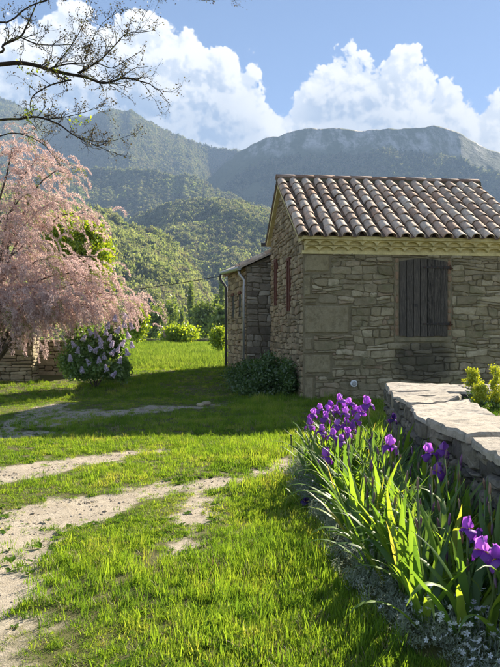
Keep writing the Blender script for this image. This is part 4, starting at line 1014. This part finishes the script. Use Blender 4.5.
iris(498, 556, 2.85, 'large purple iris cut by the right edge', size=.9, nleaf=6)
iris(305, 500, 5.2, 'small dark violet iris low in the silver ground cover', dark=True, size=.6, nleaf=3, buds=0, lean=(.02, .01))
# fans without flowers
fan_r = random.Random(71); nf_ = 0
spots = []
for _ in range(4000):
    y_ = fan_r.uniform(2.85, 6.9) if fan_r.random() < .55 else fan_r.uniform(2.85, 4.4); xe = float(np.interp(y_, BEDY, BEDX)); x_ = fan_r.uniform(max(.64, xe + .14), min(XL(y_) - .10, xe + 1.0))
    if x_ / y_ > .50: continue
    if y_ < 3.25 and x_ > .80: continue
    if all((x_ - a_) ** 2 + (y_ - b_) ** 2 > .095 ** 2 for a_, b_ in spots): spots.append((x_, y_))
    if len(spots) >= 135: break
for (x_, y_) in spots:
    root = empty('leaf_fan', (x_, y_, ghf(x_, y_) - .01))
    near = y_ < 3.9
    lab = 'flowerless fan of sword leaves near the small white flowers' if near and x_ < XL(y_) - .3 else 'flowerless fan of sword leaves tucked against the garden wall' if x_ > XL(y_) - .3 else 'flowerless fan of sword leaves below the crowded purple clump' if y_ > 5.3 else 'flowerless fan of sword leaves in the middle of the iris bed'
    tag(root, lab, 'iris leaves', 'iris leaf fans without flowers', 'thing')
    leaf_fan(root, fan_r.randint(6, 8), fan_r, 1.3)
    if fan_r.random() < .35 and y_ < 5:
        h_ = fan_r.uniform(.38, .62); ex_, ey_ = fan_r.uniform(-.06, .06), fan_r.uniform(-.06, .06)
        MB().tube([(0, 0, 0), (ex_ * .4, ey_ * .4, h_ * .5), (ex_, ey_, h_)], [.007, .006, .004], 6).build('stem', MATS['iris_stem'], root, True)
        for k in range(3): link('bud', BUD, None, root, (ex_ * (1 - k * .12), ey_ * (1 - k * .12), h_ - .01 - k * .09), (fan_r.uniform(-.3, .3), fan_r.uniform(-.3, .3), 0))

# ================================================================== GROUND COVER in the bed: silver leaves, small white flowers
leaf_mat('silver_leaf', [(0, (.19, .225, .16)), (.5, (.28, .315, .245)), (1, (.40, .43, .37))], .3, False, .5, (1.1, 1.1, .9), None, .02)
leaf_mat('white_petal', [(0, (.74, .76, .80)), (1, (.84, .84, .84))], .4, False, .5, (1, 1, 1), None, .03)
def sprig(seed):
    r = random.Random(seed); V = []; Fc = []
    for k in range(20):
        a_ = r.uniform(0, 6.28); h_ = r.uniform(.005, .07); q_ = r.uniform(.0, .045); l = r.uniform(.012, .028); b_ = r.uniform(0, 6.28); b0 = len(V); e = r.uniform(-.2, 1.1)
        c_ = Vector((math.cos(a_) * q_, math.sin(a_) * q_, h_)); d_ = Vector((math.cos(b_) * math.cos(e), math.sin(b_) * math.cos(e), math.sin(e))) * l; w_ = Vector((-math.sin(b_), math.cos(b_), 0)) * l * .16
        V += [c_ - d_ * .3, c_ + d_ * .3 + w_, c_ + d_, c_ + d_ * .3 - w_]; Fc.append((b0, b0 + 1, b0 + 2, b0 + 3))
    return proto('sprig', pymesh('sprig', V, Fc, MATS['silver_leaf']))
def white_flower(seed):
    r = random.Random(seed); V = [(0, 0, .10)]; Fc = []
    for k in range(5):
        a_ = k * 1.2566; b0 = len(V); l = .0125
        for (da, q_) in ((-.5, .6), (-.22, 1.0), (.22, 1.0), (.5, .6)): V.append((math.cos(a_ + da) * l * q_, math.sin(a_ + da) * l * q_, .10 + .003 * q_ + r.uniform(0, .002)))
        Fc.append((0, b0, b0 + 1, b0 + 2, b0 + 3))
    b0 = len(V); V += [(-.0008, 0, 0), (.0008, 0, 0), (.0006, 0, .1), (-.0006, 0, .1)]; Fc.append((b0, b0 + 1, b0 + 2, b0 + 3))
    me = pymesh('white_flower', V, Fc, MATS['white_petal']); me.materials.append(MATS['iris_stem']); me.polygons[len(Fc) - 1].material_index = 1
    return proto('white_flower', me)
rng = np.random.default_rng(17); n = 44000; x, y = ground_pts(n, 2.2, 8.0, rng); kp = in_bed(x, y) & (x < np.interp(y, WYT, WXT) - .04)
edge = x - np.interp(y, BEDY, BEDX); kp &= rng.uniform(size=n) < np.clip(1.25 - edge * 1.6, .10, 1); x, y = x[kp], y[kp]; k = len(x); s = rng.uniform(.5, 1.05, k)
scatter('silver_ground_cover', np.stack([x, y, gh(x, y) + rng.uniform(-.01, .05, k)], 1), np.stack([rng.normal(size=k) * .3, rng.normal(size=k) * .3, rng.uniform(0, 6.28, k)], 1), np.stack([s, s, s], 1), rng.integers(0, 4, k), [sprig(i) for i in range(4)], 'silvery grey ground cover edging the iris bed', 'ground cover')
n = 22000; x, y = ground_pts(n, 2.2, 6.8, rng); edge = x - np.interp(y, BEDY, BEDX); kp = (edge > .02) & (x < np.interp(y, WYT, WXT) - .1)
prb = np.where(y < 3.2, 1.0 * sstep(edge, .0, .12), .035) + .04 * ((edge < .5) & (y > 3.2)); kp &= rng.uniform(size=n) < prb; x, y = x[kp], y[kp]; k = len(x); s = rng.uniform(.75, 1.15, k)
scatter('white_bed_flowers', np.stack([x, y, gh(x, y) + rng.uniform(-.02, .10, k)], 1), np.stack([rng.normal(size=k) * .45 + .45, rng.normal(size=k) * .45, rng.uniform(0, 6.28, k)], 1), np.stack([s, s, s], 1), rng.integers(0, 3, k), [white_flower(i) for i in range(3)], 'tiny white flowers scattered through the iris bed', 'flowers')

# ================================================================== EUPHORBIA behind the wall, terrace plants
leaf_mat('euphorbia', [(0, (.28, .36, .025)), (.5, (.40, .47, .035)), (1, (.52, .55, .05))], .45, True, .5, (1.4, 1.25, .4))
leaf_mat('euphorbia_leaf', [(0, (.07, .13, .05)), (1, (.13, .20, .06))], .4, True, .5)
def euphorbia(px, pytop, pybot, Y, wpx, label, nst=1):
    b_ = PXD(px, pybot, Y); t_ = PXD(px, pytop, Y); root = empty('euphorbia', (b_.x, Y, .52)); tag(root, label, 'euphorbia', 'euphorbias behind the garden wall')
    H0 = b_.z - .52; H1 = t_.z - .52; wd = wpx / F * Y / 2; C = []; rr = np.random.default_rng(int(px))
    MB().tube([(0, 0, 0), (.01, 0, H0), (0, .01, H1 - .03)], [.008, .007, .003], 6).build('stem', MATS['iris_stem'], root, True)
    nC = 70; cl = np.stack([rr.normal(size=nC) * wd * .50, rr.normal(size=nC) * wd * .50, rr.uniform(H0 + .02, H1 - .02, nC)], 1)
    C = (cl[:, None, :] + rr.normal(size=(nC, 34, 3)) * .012).reshape(-1, 3); V, Q = leaf_quads(C, rr.uniform(.005, .010, len(C)), 0, rr, .9)
    link('flower_head', npmesh('flower_head', V, Q, MATS['euphorbia']), None, root)
    C = np.stack([rr.normal(size=160) * wd * .6, rr.normal(size=160) * wd * .6, rr.uniform(0, H0 + .05, 160)], 1); V, Q = leaf_quads(C, rr.uniform(.02, .035, 160), 0, rr, .28)
    link('foliage', npmesh('foliage', V, Q, MATS['euphorbia_leaf']), None, root)
euphorbia(474, 368, 388, 7.0, 13, 'upper spike of the yellow green euphorbia left of the other two')
euphorbia(480, 382, 404, 6.8, 13, 'lower yellow green euphorbia spike leaning on the garden wall')
euphorbia(496, 365, 404, 6.9, 14, 'tall yellow green euphorbia cut by the right edge')
rng = np.random.default_rng(31); k = 500; x = rng.uniform(1.9, 3.9, k); y = rng.uniform(3.4, 7.6, k); kp = x > np.interp(y, WYT, WXT) + .60; x, y = x[kp], y[kp]; k = len(x); s = rng.uniform(.7, 1.1, k)
scatter('terrace_plants', np.stack([x, y, np.full(k, .53)], 1), np.stack([np.zeros(k), np.zeros(k), rng.uniform(0, 6.28, k)], 1), np.stack([s, s, s * .55], 1), rng.integers(0, 4, k), [tuft('weed_leaf', 14, .05, .08, .2, .006, .014, 600 + i) for i in range(4)], 'low green plants growing behind the garden wall', 'plants')

# ================================================================== SHRUBS AND TREES
bark = plain_mat('bark', (.055, .045, .035), (.12, .10, .08), 18, .95, .8, stretch=(1, 1, .3))
def limb_net(root_pt, targets, rng_, r0, r1, sag=.0, n=6):
    """tapered limbs from a root point to each target, as one mesh builder"""
    mb = MB()
    for t_ in targets:
        a_ = Vector(root_pt); b_ = Vector(t_); d_ = b_ - a_; pts_ = []
        for i in range(n + 1):
            f = i / n; p = a_ + d_ * f + Vector((0, 0, d_.length * .18 * math.sin(math.pi * f) * (1 - sag)))
            if 0 < i < n: p += Vector((rng_.uniform(-1, 1), rng_.uniform(-1, 1), rng_.uniform(-1, 1))) * d_.length * .03
            pts_.append(p)
        mb.tube(pts_, [r0 + (r1 - r0) * (i / n) ** .8 for i in range(n + 1)], 6)
    return mb
def leafy(name, base, blobs, nleaf, lsize, mat, label, cat, group=None, aspect=.5, clumps=14, tight=.28, trunk_r=.05, extra=None, seed=0, keep=None):
    """blobs: (centre world xyz, rx, ry, rz, share)"""
    rr = np.random.default_rng(seed); root = empty(name, base); tag(root, label, cat, group); B = np.array(base)
    P_ = []; tg = []
    for (c_, rx, ry, rz, sh) in blobs:
        k = int(nleaf * sh); p = crown_pts(k, 1.0, 1.0, clumps, rr, tight) * np.array([rx, ry, rz]) + np.array(c_) - B; P_.append(p); tg.append(tuple(np.array(c_) - B))
    P_ = np.concatenate(P_); P_ = P_[P_[:, 2] > .02]
    V, Q = leaf_quads(P_, rr.uniform(lsize * .6, lsize * 1.3, len(P_)), .15, rr, aspect)
    link('crown', npmesh('crown', V, Q, MATS[mat]), None, root)
    limb_net((0, 0, -.05), tg, random.Random(seed), trunk_r, trunk_r * .35).build('trunk', MATS['bark'], root, True)
    return root, P_
leaf_mat('bush_dark', [(0, (.05, .10, .028)), (.6, (.08, .15, .04)), (1, (.13, .20, .065))], .45, True, .4, (1.3, 1.3, .5), None, .08)
leaf_mat('lilac_leaf', [(0, (.13, .22, .06)), (.6, (.21, .33, .09)), (1, (.32, .43, .16))], .55, True, .4, (1.4, 1.4, .6), None, .08)
leaf_mat('lilac_flower', [(0, (.58, .50, .62)), (.5, (.72, .65, .74)), (1, (.82, .78, .82))], .45, True, .6, (1, .95, 1.05), None, .02)
leaf_mat('fresh_leaf', [(0, (.16, .26, .025)), (.5, (.25, .36, .035)), (1, (.36, .44, .06))], .5, True, .4, (1.5, 1.3, .4), None, .05)
leaf_mat('tamarisk_bloom', [(0, (.50, .36, .345)), (.35, (.63, .48, .455)), (.7, (.74, .60, .57)), (1, (.60, .48, .42))], .42, True, .6, (1.05, .98, .95), None, .02)
leaf_mat('tamarisk_green', [(0, (.16, .19, .05)), (1, (.26, .28, .09))], .4, True, .5)
G = lambda px, Y: ((px - CX) / F * Y, Y, ghf((px - CX) / F * Y, Y))
# shrub at the foot of the gable
b0 = G(272, 14.6)
leafy('gable_shrub', b0, [((b0[0] + .0, 14.6, .42), .34, .5, .36, .36), ((b0[0] + .28, 14.1, .34), .26, .4, .32, .24), ((b0[0] - .34, 15.2, .36), .36, .4, .26, .22), ((b0[0] - .25, 14.3, .14), .55, .4, .16, .18)], 11000, .034, 'bush_dark', 'dark leafy shrub against the gable wall of the house', 'shrub', seed=3, clumps=18, tight=.26, trunk_r=.02)
b0 = G(243, 16.2)
leafy('weedy_bush', b0, [((b0[0], 16.0, .42), .42, .35, .26, .4), ((b0[0] + .5, 15.4, .40), .40, .35, .28, .35), ((b0[0] + .1, 15.0, .22), .45, .35, .2, .25)], 8000, .028, 'bush_dark', 'low weedy bush with pale tips beside the annex downpipe', 'shrub', seed=4, clumps=24, tight=.25, trunk_r=.012)
# lilac
b0 = G(95, 15.6)
lil, lp_ = leafy('lilac_bush', b0, [(tuple(PXD(92, 348, 15.6)), .56, .5, .46, .32), (tuple(PXD(74, 362, 15.4)), .34, .35, .34, .2), (tuple(PXD(112, 345, 15.6)), .36, .4, .36, .2), (tuple(PXD(120, 368, 15.5)), .24, .3, .26, .16), (tuple(PXD(84, 338, 15.8)), .36, .35, .3, .10), (tuple(PXD(95, 372, 15.3)), .62, .35, .22, .22)], 21000, .040, 'lilac_leaf', 'lilac bush with pale mauve flower heads below the pink tamarisk', 'bush', seed=8, clumps=22, tight=.2, trunk_r=.02)
rr = np.random.default_rng(61)
for (px, py) in [(101, 345), (110, 338), (118, 330), (123, 343), (113, 352), (104, 356), (127, 352), (96, 334), (120, 360), (108, 325), (128, 335), (90, 348), (84, 338), (132, 345), (115, 318), (124, 324), (106, 332), (118, 349), (99, 360), (125, 316), (112, 344), (131, 326), (78, 350), (70, 358), (88, 362), (96, 350), (82, 370), (106, 368), (114, 374), (73, 344), (90, 332), (100, 340)]:
    c_ = PXD(px, py, 14.98 + rr.uniform(-.15, .2)) - Vector(b0); k = 200; h_ = rr.uniform(0, 1, k); ra = .062 * (1 - h_ * .75); a_ = rr.uniform(0, 6.28, k)
    C = np.stack([np.cos(a_) * ra * rr.uniform(.6, 1, k), np.sin(a_) * ra * rr.uniform(.6, 1, k), (h_ - .5) * .15], 1); tl = rr.uniform(-.7, .7); C = C @ np.array(Matrix.Rotation(tl, 3, 'Y')).T + np.array(c_)
    V, Q = leaf_quads(C, rr.uniform(.010, .018, k), 0, rr, .9); link('flower_head', npmesh('flower_head', V, Q, MATS['lilac_flower']), None, lil)
# bright shrub behind the tamarisk
b0 = G(86, 19.5)
leafy('hazel_tree', b0, [(tuple(PXD(85, 262, 19.5)), .85, .8, .62, .6), (tuple(PXD(60, 235, 19.8)), .6, .6, .6, .2), (tuple(PXD(95, 240, 19.6)), .35, .5, .45, .2)], 15000, .06, 'fresh_leaf', 'bright yellow green leafy tree showing behind the pink tamarisk', 'tree', seed=14, clumps=30, tight=.24, trunk_r=.06)
# tamarisk: arching limbs carrying drooping feathery plumes
TB = Vector(G(-14, 15.9)); tam = empty('tamarisk_tree', TB); tag(tam, 'pink flowering tamarisk with feathery drooping plumes over the left wall', 'tree')
rt = random.Random(5); rr = np.random.default_rng(5)
tips = [(70, 172, 15.6), (45, 160, 16.2), (20, 148, 16.0), (92, 214, 15.7), (60, 205, 15.2), (30, 195, 15.0), (100, 258, 15.4), (128, 298, 15.5), (112, 285, 15.1), (85, 275, 15.0), (60, 260, 14.9), (35, 245, 14.9), (136, 308, 15.7), (100, 310, 15.0), (70, 300, 14.8), (40, 290, 14.7), (15, 270, 14.9), (5, 220, 15.2), (-20, 170, 16.0), (-40, 230, 15.6), (-20, 290, 15.2), (120, 308, 15.2), (78, 306, 14.9), (20, 300, 14.7), (50, 305, 14.8), (-10, 300, 14.9)]
mbk = limb_net((0, 0, 0), [], rt, .1, .02)
limbs = []
for (px, py, Y) in tips:
    e_ = PXD(px, py, Y) - TB; L = e_.length; pts_ = []
    for i in range(9):
        f = i / 8; hgt = max(e_.z, 1.2); p = Vector((e_.x * f ** 1.25, e_.y * f, e_.z * (1 - (1 - f) ** 1.9) + .30 * math.sin(math.pi * f)))
        if i: p += Vector((rt.uniform(-.05, .05), rt.uniform(-.05, .05), rt.uniform(-.05, .05)))
        pts_.append(p)
    mbk.tube(pts_, [.040 * (1 - i / 8) ** .9 + .005 for i in range(9)], 6); limbs.append(pts_)
mbk.build('trunk', MATS['bark'], tam, True)
PV, PD, GV = [], [], []
for pts_ in limbs:
    for k in range(50):
        f = 2.6 + 5.4 * rt.random() ** .75; i = min(7, int(f)); p = pts_[i].lerp(pts_[i + 1], f - i) + Vector((rt.gauss(0, .20), rt.gauss(0, .26), rt.gauss(0, .17)))
        out_ = (pts_[8] - pts_[4]).normalized(); d_ = (out_ + Vector((rt.gauss(0, .55), rt.gauss(0, .55), rt.gauss(.25, .45)))).normalized()
        L = rt.uniform(.34, .70); m__ = 10
        q_ = p.copy(); side = d_.cross(Vector((0, 0, 1))).normalized()
        green = rt.random() < .07
        for s_ in range(m__):
            f2 = s_ / m__; q_ = q_ + d_ * (L / m__); d_ = (d_ + Vector((0, 0, -.27 - .05 * s_ / m__))).normalized()
            nb_ = 15; wf = .105 * (1 - .8 * f2) ** .8; uu = rr.uniform(-1, 1, (nb_, 1)); sv = np.array(side)[None, :]; dv = np.array(d_)[None, :]
            C = np.array(q_) + sv * uu * wf + dv * np.abs(uu) * wf * .9 + np.array([[0, 0, -.35]]) * np.abs(uu) * wf + rr.normal(size=(nb_, 3)) * .011
            (GV if green else PV).append(C)
            if not green: PD.append(np.repeat(np.array(d_)[None, :], nb_, 0))
PV = np.concatenate(PV); PD = np.concatenate(PD); GV = np.concatenate(GV)
V, Q = leaf_quads(PV, rr.uniform(.013, .028, len(PV)), PD * 2.2, rr, .34); link('blossom', npmesh('blossom', V, Q, MATS['tamarisk_bloom']), None, tam)
V, Q = leaf_quads(GV, rr.uniform(.010, .021, len(GV)), 0, rr, .4); link('foliage', npmesh('foliage', V, Q, MATS['tamarisk_green']), None, tam)

# overhanging tree at the upper left
leaf_mat('bud_leaf', [(0, (.06, .045, .028)), (.7, (.10, .075, .04)), (1, (.20, .20, .05))], .25, True, .5, (1.3, 1.2, .5))
m, t, o = newmat('branch_bark'); P = posn(t); nn_ = t.noise(P, 14, 4, .6)
principled(t, o, t.mix(t.ss(nn_, .52, .66, 0, .8), (.035, .027, .022), (.20, .21, .05)), .95, t.bump(t.noise(P, 40, 3), .5, .01), .15)
OY = 5.6; OT = empty('overhanging_tree', (-3.7, OY, ghf(-3.7, OY))); tag(OT, 'bare dark branches with tiny buds reaching in at the upper left', 'tree')
otz = OT.location.z; ro = random.Random(21)
def OP(px, py, dy=0): p = PXD(px, py, OY + dy); return Vector((p.x + 3.7, p.y - OY, p.z - otz))
mb = MB(); mb.tube([(0, 0, -.1), (.03, .02, .8), (-.04, .05, 1.8), (.05, 0, 2.7), (.02, -.05, 3.6), (-.1, 0, 4.6), (.1, .1, 5.6)], [.20, .165, .15, .14, .11, .08, .05], 10); mb.build('trunk', MATS['bark'], OT, True)
br = MB(); BUDS = []
def sm(pts_):     # Catmull-Rom resample
    o_ = []; P__ = [pts_[0]] + list(pts_) + [pts_[-1]]
    for i in range(1, len(P__) - 2):
        for k in range(4):
            f = k / 4; a_, b_, c_, d_ = P__[i - 1], P__[i], P__[i + 1], P__[i + 2]
            o_.append(.5 * ((2 * b_) + (c_ - a_) * f + (2 * a_ - 5 * b_ + 4 * c_ - d_) * f * f + (3 * b_ - a_ - 3 * c_ + d_) * f ** 3))
    o_.append(pts_[-1]); return o_
def twig(p, d_, L, r, lev):
    pts_ = [p]; q_ = p.copy(); n_ = 5
    for i in range(n_):
        d_ = (d_ + Vector((ro.gauss(0, .22), ro.gauss(0, .22), ro.gauss(.03, .22)))).normalized(); q_ = q_ + d_ * L / n_; pts_.append(q_.copy())
        if lev < 2 and ro.random() < (.75 if lev == 0 else .4): twig(q_.copy(), (d_ + Vector((ro.gauss(0, .7), ro.gauss(0, .5), ro.gauss(.0, .7)))).normalized(), L * ro.uniform(.35, .65), r * .6, lev + 1)
        if ro.random() < .6: BUDS.append(q_ + Vector((ro.gauss(0, .012), ro.gauss(0, .012), ro.gauss(0, .012))))
    br.tube(pts_, [r * (1 - i / n_ * .75) for i in range(n_ + 1)], 4, False)
def branch(pxs, r0, r1, tw=8, tl=.22, from_trunk=None):
    pts_ = [OP(x_, y_, dz_) for (x_, y_, dz_) in pxs]
    if from_trunk is not None: pts_ = [Vector((0, 0, from_trunk)), Vector((.9, .0, (pts_[0].z + from_trunk) / 2 + .08))] + pts_
    S = sm(pts_); n_ = len(S); br.tube(S, [.78 * (r0 + (r1 - r0) * i / (n_ - 1)) for i in range(n_)], 7)
    lo = n_ // 3 if from_trunk is not None else 0
    for _ in range(int(tw * 1.45)):
        i = ro.randint(lo, n_ - 2); d_ = (S[i + 1] - S[i]).normalized(); w_ = r0 + (r1 - r0) * i / n_
        twig(S[i], (d_ * .7 + Vector((ro.gauss(0, .3), ro.gauss(0, .5), ro.choice((1, 1, -.7)) * ro.uniform(.3, .9)))).normalized(), tl * ro.uniform(.5, 1.2), min(w_ * .5, .005), 0)
    twig(S[-1], (S[-1] - S[-3]).normalized(), tl, r1, 0)
branch([(-8, 65, 0), (17, 63, 0), (34, 65, .02), (51, 70, .05), (68, 74, .05), (85, 77, .1), (102, 83, .1), (114, 81, .15), (126, 78, .2), (143, 82, .2), (150, 84, .2)], .028, .005, 16, .26, 3.2)
branch([(-6, 54, -.3), (3, 45, -.3), (20, 37, -.3), (26, 27, -.3), (32, 14, -.3), (36, 3, -.3), (38, -12, -.3)], .017, .004, 8, .22, 3.3)
branch([(20, 37, -.3), (37, 44, -.28), (58, 45, -.25), (78, 44, -.25)], .008, .003, 7, .18)
branch([(51, 68, .05), (68, 64, .0), (95, 63, -.05), (112, 68, -.05), (126, 60, -.05)], .010, .003, 8, .2)
branch([(78, 73, .08), (99, 61, .1), (116, 44, .1), (126, 34, .12), (143, 32, .12)], .010, .003, 9, .2)
branch([(71, 80, .06), (51, 85, .0), (34, 95, 0), (30, 105, 0), (32, 113, 0)], .009, .004, 5, .18)
branch([(-8, 121, .2), (20, 119, .2), (37, 117, .2), (58, 124, .2), (72, 134, .2), (88, 142, .2), (104, 149, .2)], .017, .004, 10, .22, 2.5)
branch([(44, 119, .2), (65, 117, .2), (85, 112, .22), (102, 106, .22)], .006, .0025, 7, .16)
branch([(82, 138, .2), (100, 142, .2), (116, 140, .2), (130, 135, .2)], .005, .002, 5, .14)
branch([(-8, 138, .4), (12, 133, .4), (30, 137, .4), (44, 145, .4), (50, 152, .4)], .010, .003, 4, .16, 2.3)
branch([(60, 60, .0), (75, 40, .0), (84, 22, .05), (90, 8, .05)], .006, .002, 8, .18)
branch([(85, 60, .0), (92, 40, .05), (104, 22, .05), (118, 12, .05)], .005, .002, 7, .16)
branch([(-6, 22, .5), (30, 6, .5), (70, -6, .5), (120, -4, .5), (150, -1, .5), (180, -2, .5), (205, 0, .5), (228, -1, .5)], .012, .003, 12, .14, 4.3)
br.build('branches', MATS['branch_bark'], OT, True)
rr = np.random.default_rng(12); B_ = np.array([tuple(b_) for b_ in BUDS]); B_ = B_ + rr.normal(size=B_.shape) * .004
V, Q = leaf_quads(B_, rr.uniform(.004, .0105, len(B_)), 0, rr, .65); link('buds', npmesh('buds', V, Q, MATS['bud_leaf']), None, OT)
C = []
for (px, py) in [(35, 64), (48, 68), (55, 71), (60, 72), (30, 72), (22, 65), (40, 70), (66, 73), (15, 64), (75, 124), (30, 110), (28, 118), (78, 122), (87, 123), (35, 108)]: C.append(np.array(OP(px, py, .05)) + rr.normal(size=(9, 3)) * .022)
C = np.concatenate(C); V, Q = leaf_quads(C, rr.uniform(.008, .018, len(C)), 0, rr, .6); link('young_leaves', npmesh('young_leaves', V, Q, MATS['fresh_leaf']), None, OT)

# far side of the meadow: low wall, shrubs, poplars
fw = empty('field_wall', ((160 - CX) / F * 62, 62, .3)); tag(fw, 'low weathered stone wall across the far side of the meadow', 'wall', kind='thing')
fcore = MB().box(-3.0, 7.0, 0, .5, -.1, .52).build('core', MATS['left_wall_mortar'], fw)
mb = MB()
for p in masonry(-3.0, 7.0, -.1, .55, (.12, .25), (.2, .6), seed=300): mb.add(*stone_geo(p, lambda u, v, w_: (u, -w_, v), rg, joint=.012, depth=.08, rough=.02))
tag(mb.build('field_stones', MATS['wall_stone_small'], fcore), kind='stuff')
def far_tree(name, px, pytop, pybot, Y, wpx, mat, label, cat, seed, nl=3500, ls=.2, clumps=22, group=None):
    X = (px - CX) / F * Y; zt = CAMH + (CY - pytop) / F * Y; zb = CAMH + (CY - pybot) / F * Y; rx = wpx / F * Y / 2; g0 = min(zb, float(gh(np.array([X]), np.array([Y]))[0]))
    leafy(name, (X, Y, zb), [((X, Y, (zt + zb) / 2 + (zt - zb) * .06), rx, rx, (zt - zb) * .45, 1.0)], nl, ls, mat, label, cat, group, .7, clumps, .26, max(.05, rx * .06), seed=seed)
far_tree('meadow_shrub', 181, 325, 345, 58, 34, 'fresh_leaf', 'bright green shrub at the far end of the meadow, above the field wall', 'shrub', 71, 5000, .12, 30)
far_tree('meadow_shrub', 219, 328, 352, 34, 15, 'fresh_leaf', 'bright green shrub close to the annex dark downpipe', 'shrub', 72, 4000, .06, 26)
far_tree('bamboo_clump', 137, 306, 342, 42, 22, 'fresh_leaf', 'yellow green clump right behind the tamarisk plumes', 'shrub', 73, 4500, .08, 34)
leaf_mat('poplar_leaf', [(0, (.12, .17, .04)), (.5, (.18, .23, .055)), (1, (.25, .28, .08))], .4, True, .5)
for (px, pt, pb, Y, wd, lab) in [(191, 284, 334, 190, 6, 'slender pale poplar rising highest in the middle of the valley trees'), (180, 313, 338, 160, 6, 'short slender poplar just above the bright meadow shrub'), (222, 278, 330, 240, 6, 'tall slender poplar close to the annex gutter'), (216, 296, 334, 200, 5, 'slim poplar left of the tall one by the annex')]:
    far_tree('poplar_tree', px, pt, pb, Y, wd, 'poplar_leaf', lab, 'tree', int(px), 1600, .35, 26, 'poplars in the valley')
for (px, pt, pb, Y, wd, lab) in [(150, 308, 338, 120, 26, 'round yellow green valley tree beside the tamarisk tips'), (166, 300, 336, 150, 24, 'round pale green valley tree left of the short poplar'), (205, 306, 338, 130, 26, 'round grey green valley tree between the two poplar pairs'), (222, 310, 340, 95, 18, 'round valley tree directly behind the shrub by the annex')]:
    far_tree('valley_tree', px, pt, pb, Y, wd, 'poplar_leaf', lab, 'tree', int(px) + 400, 3200, .32, 26, 'round trees on the valley floor')

# ================================================================== SMALL THINGS
p0 = Vector(hw(0, 0)); ca = PXD(222, 276, 20.2); cb = PXD(-40, 292, 26.0)
mb = MB(); mb.tube([ca.lerp(cb, i / 24) + Vector((0, 0, -.30 * 4 * (i / 24) * (1 - i / 24))) for i in range(25)], .011, 5)
tag(mb.build('overhead_cable', MATS['dark_iron'], None, True), 'thin dark overhead cable running left from the annex gutter', 'cable')
def rock(px, py, size, label, seed):
    x_, y_ = PXG(px, py); r = random.Random(seed); bm = bmesh.new(); bmesh.ops.create_icosphere(bm, subdivisions=2, radius=1)
    for v in bm.verts: v.co = Vector((v.co.x * size, v.co.y * size * .7, v.co.z * size * .5)) * (.8 + .45 * float(fbm(v.co.x * 1.6 + seed, v.co.y * 1.6 + v.co.z, seed, 3)))
    me = bpy.data.meshes.new('rock'); bm.to_mesh(me); bm.free(); me.materials.append(MATS['left_wall_stone'])
    tag(link('rock', me, None, None, (x_, y_, ghf(x_, y_) + size * .22), (0, 0, r.uniform(0, 6))), label, 'rock', 'rocks lying on the lawn')
rock(206, 405, .105, 'larger pale rock lying in the shaded grass before the shrub', 1); rock(200, 406, .075, 'smaller pale rock touching the left of the larger one', 2)
x_, y_ = PXG(291, 448); pg = empty('garden_peg', (x_, y_, ghf(x_, y_))); tag(pg, 'short thin dark peg standing in the sunlit grass at the bare patch', 'peg')
MB().tube([(0, 0, -.05), (.004, 0, .08), (.0, 0, .125)], [.008, .0075, .006], 6).build('shaft', MATS['bark'], pg); MB().tube([(0, 0, .125), (0, 0, .142)], [.011, .009], 8).build('head', MATS['dark_iron'], pg)

# ================================================================== HAZE
m, t, o = newmat('haze_air'); pv = t.node('ShaderNodeVolumePrincipled')
pv.inputs['Color'].default_value = (.46, .66, 1.0, 1); pv.inputs['Density'].default_value = 2.05e-4; pv.inputs['Anisotropy'].default_value = -.2
t.l.new(pv.outputs[0], o.inputs['Volume'])
tag(MB().box(-5200, 5200, -2600, 5200, -45, 1060).build('haze', m), 'pale blue valley haze between the meadow and mountains', 'haze', kind='stuff')
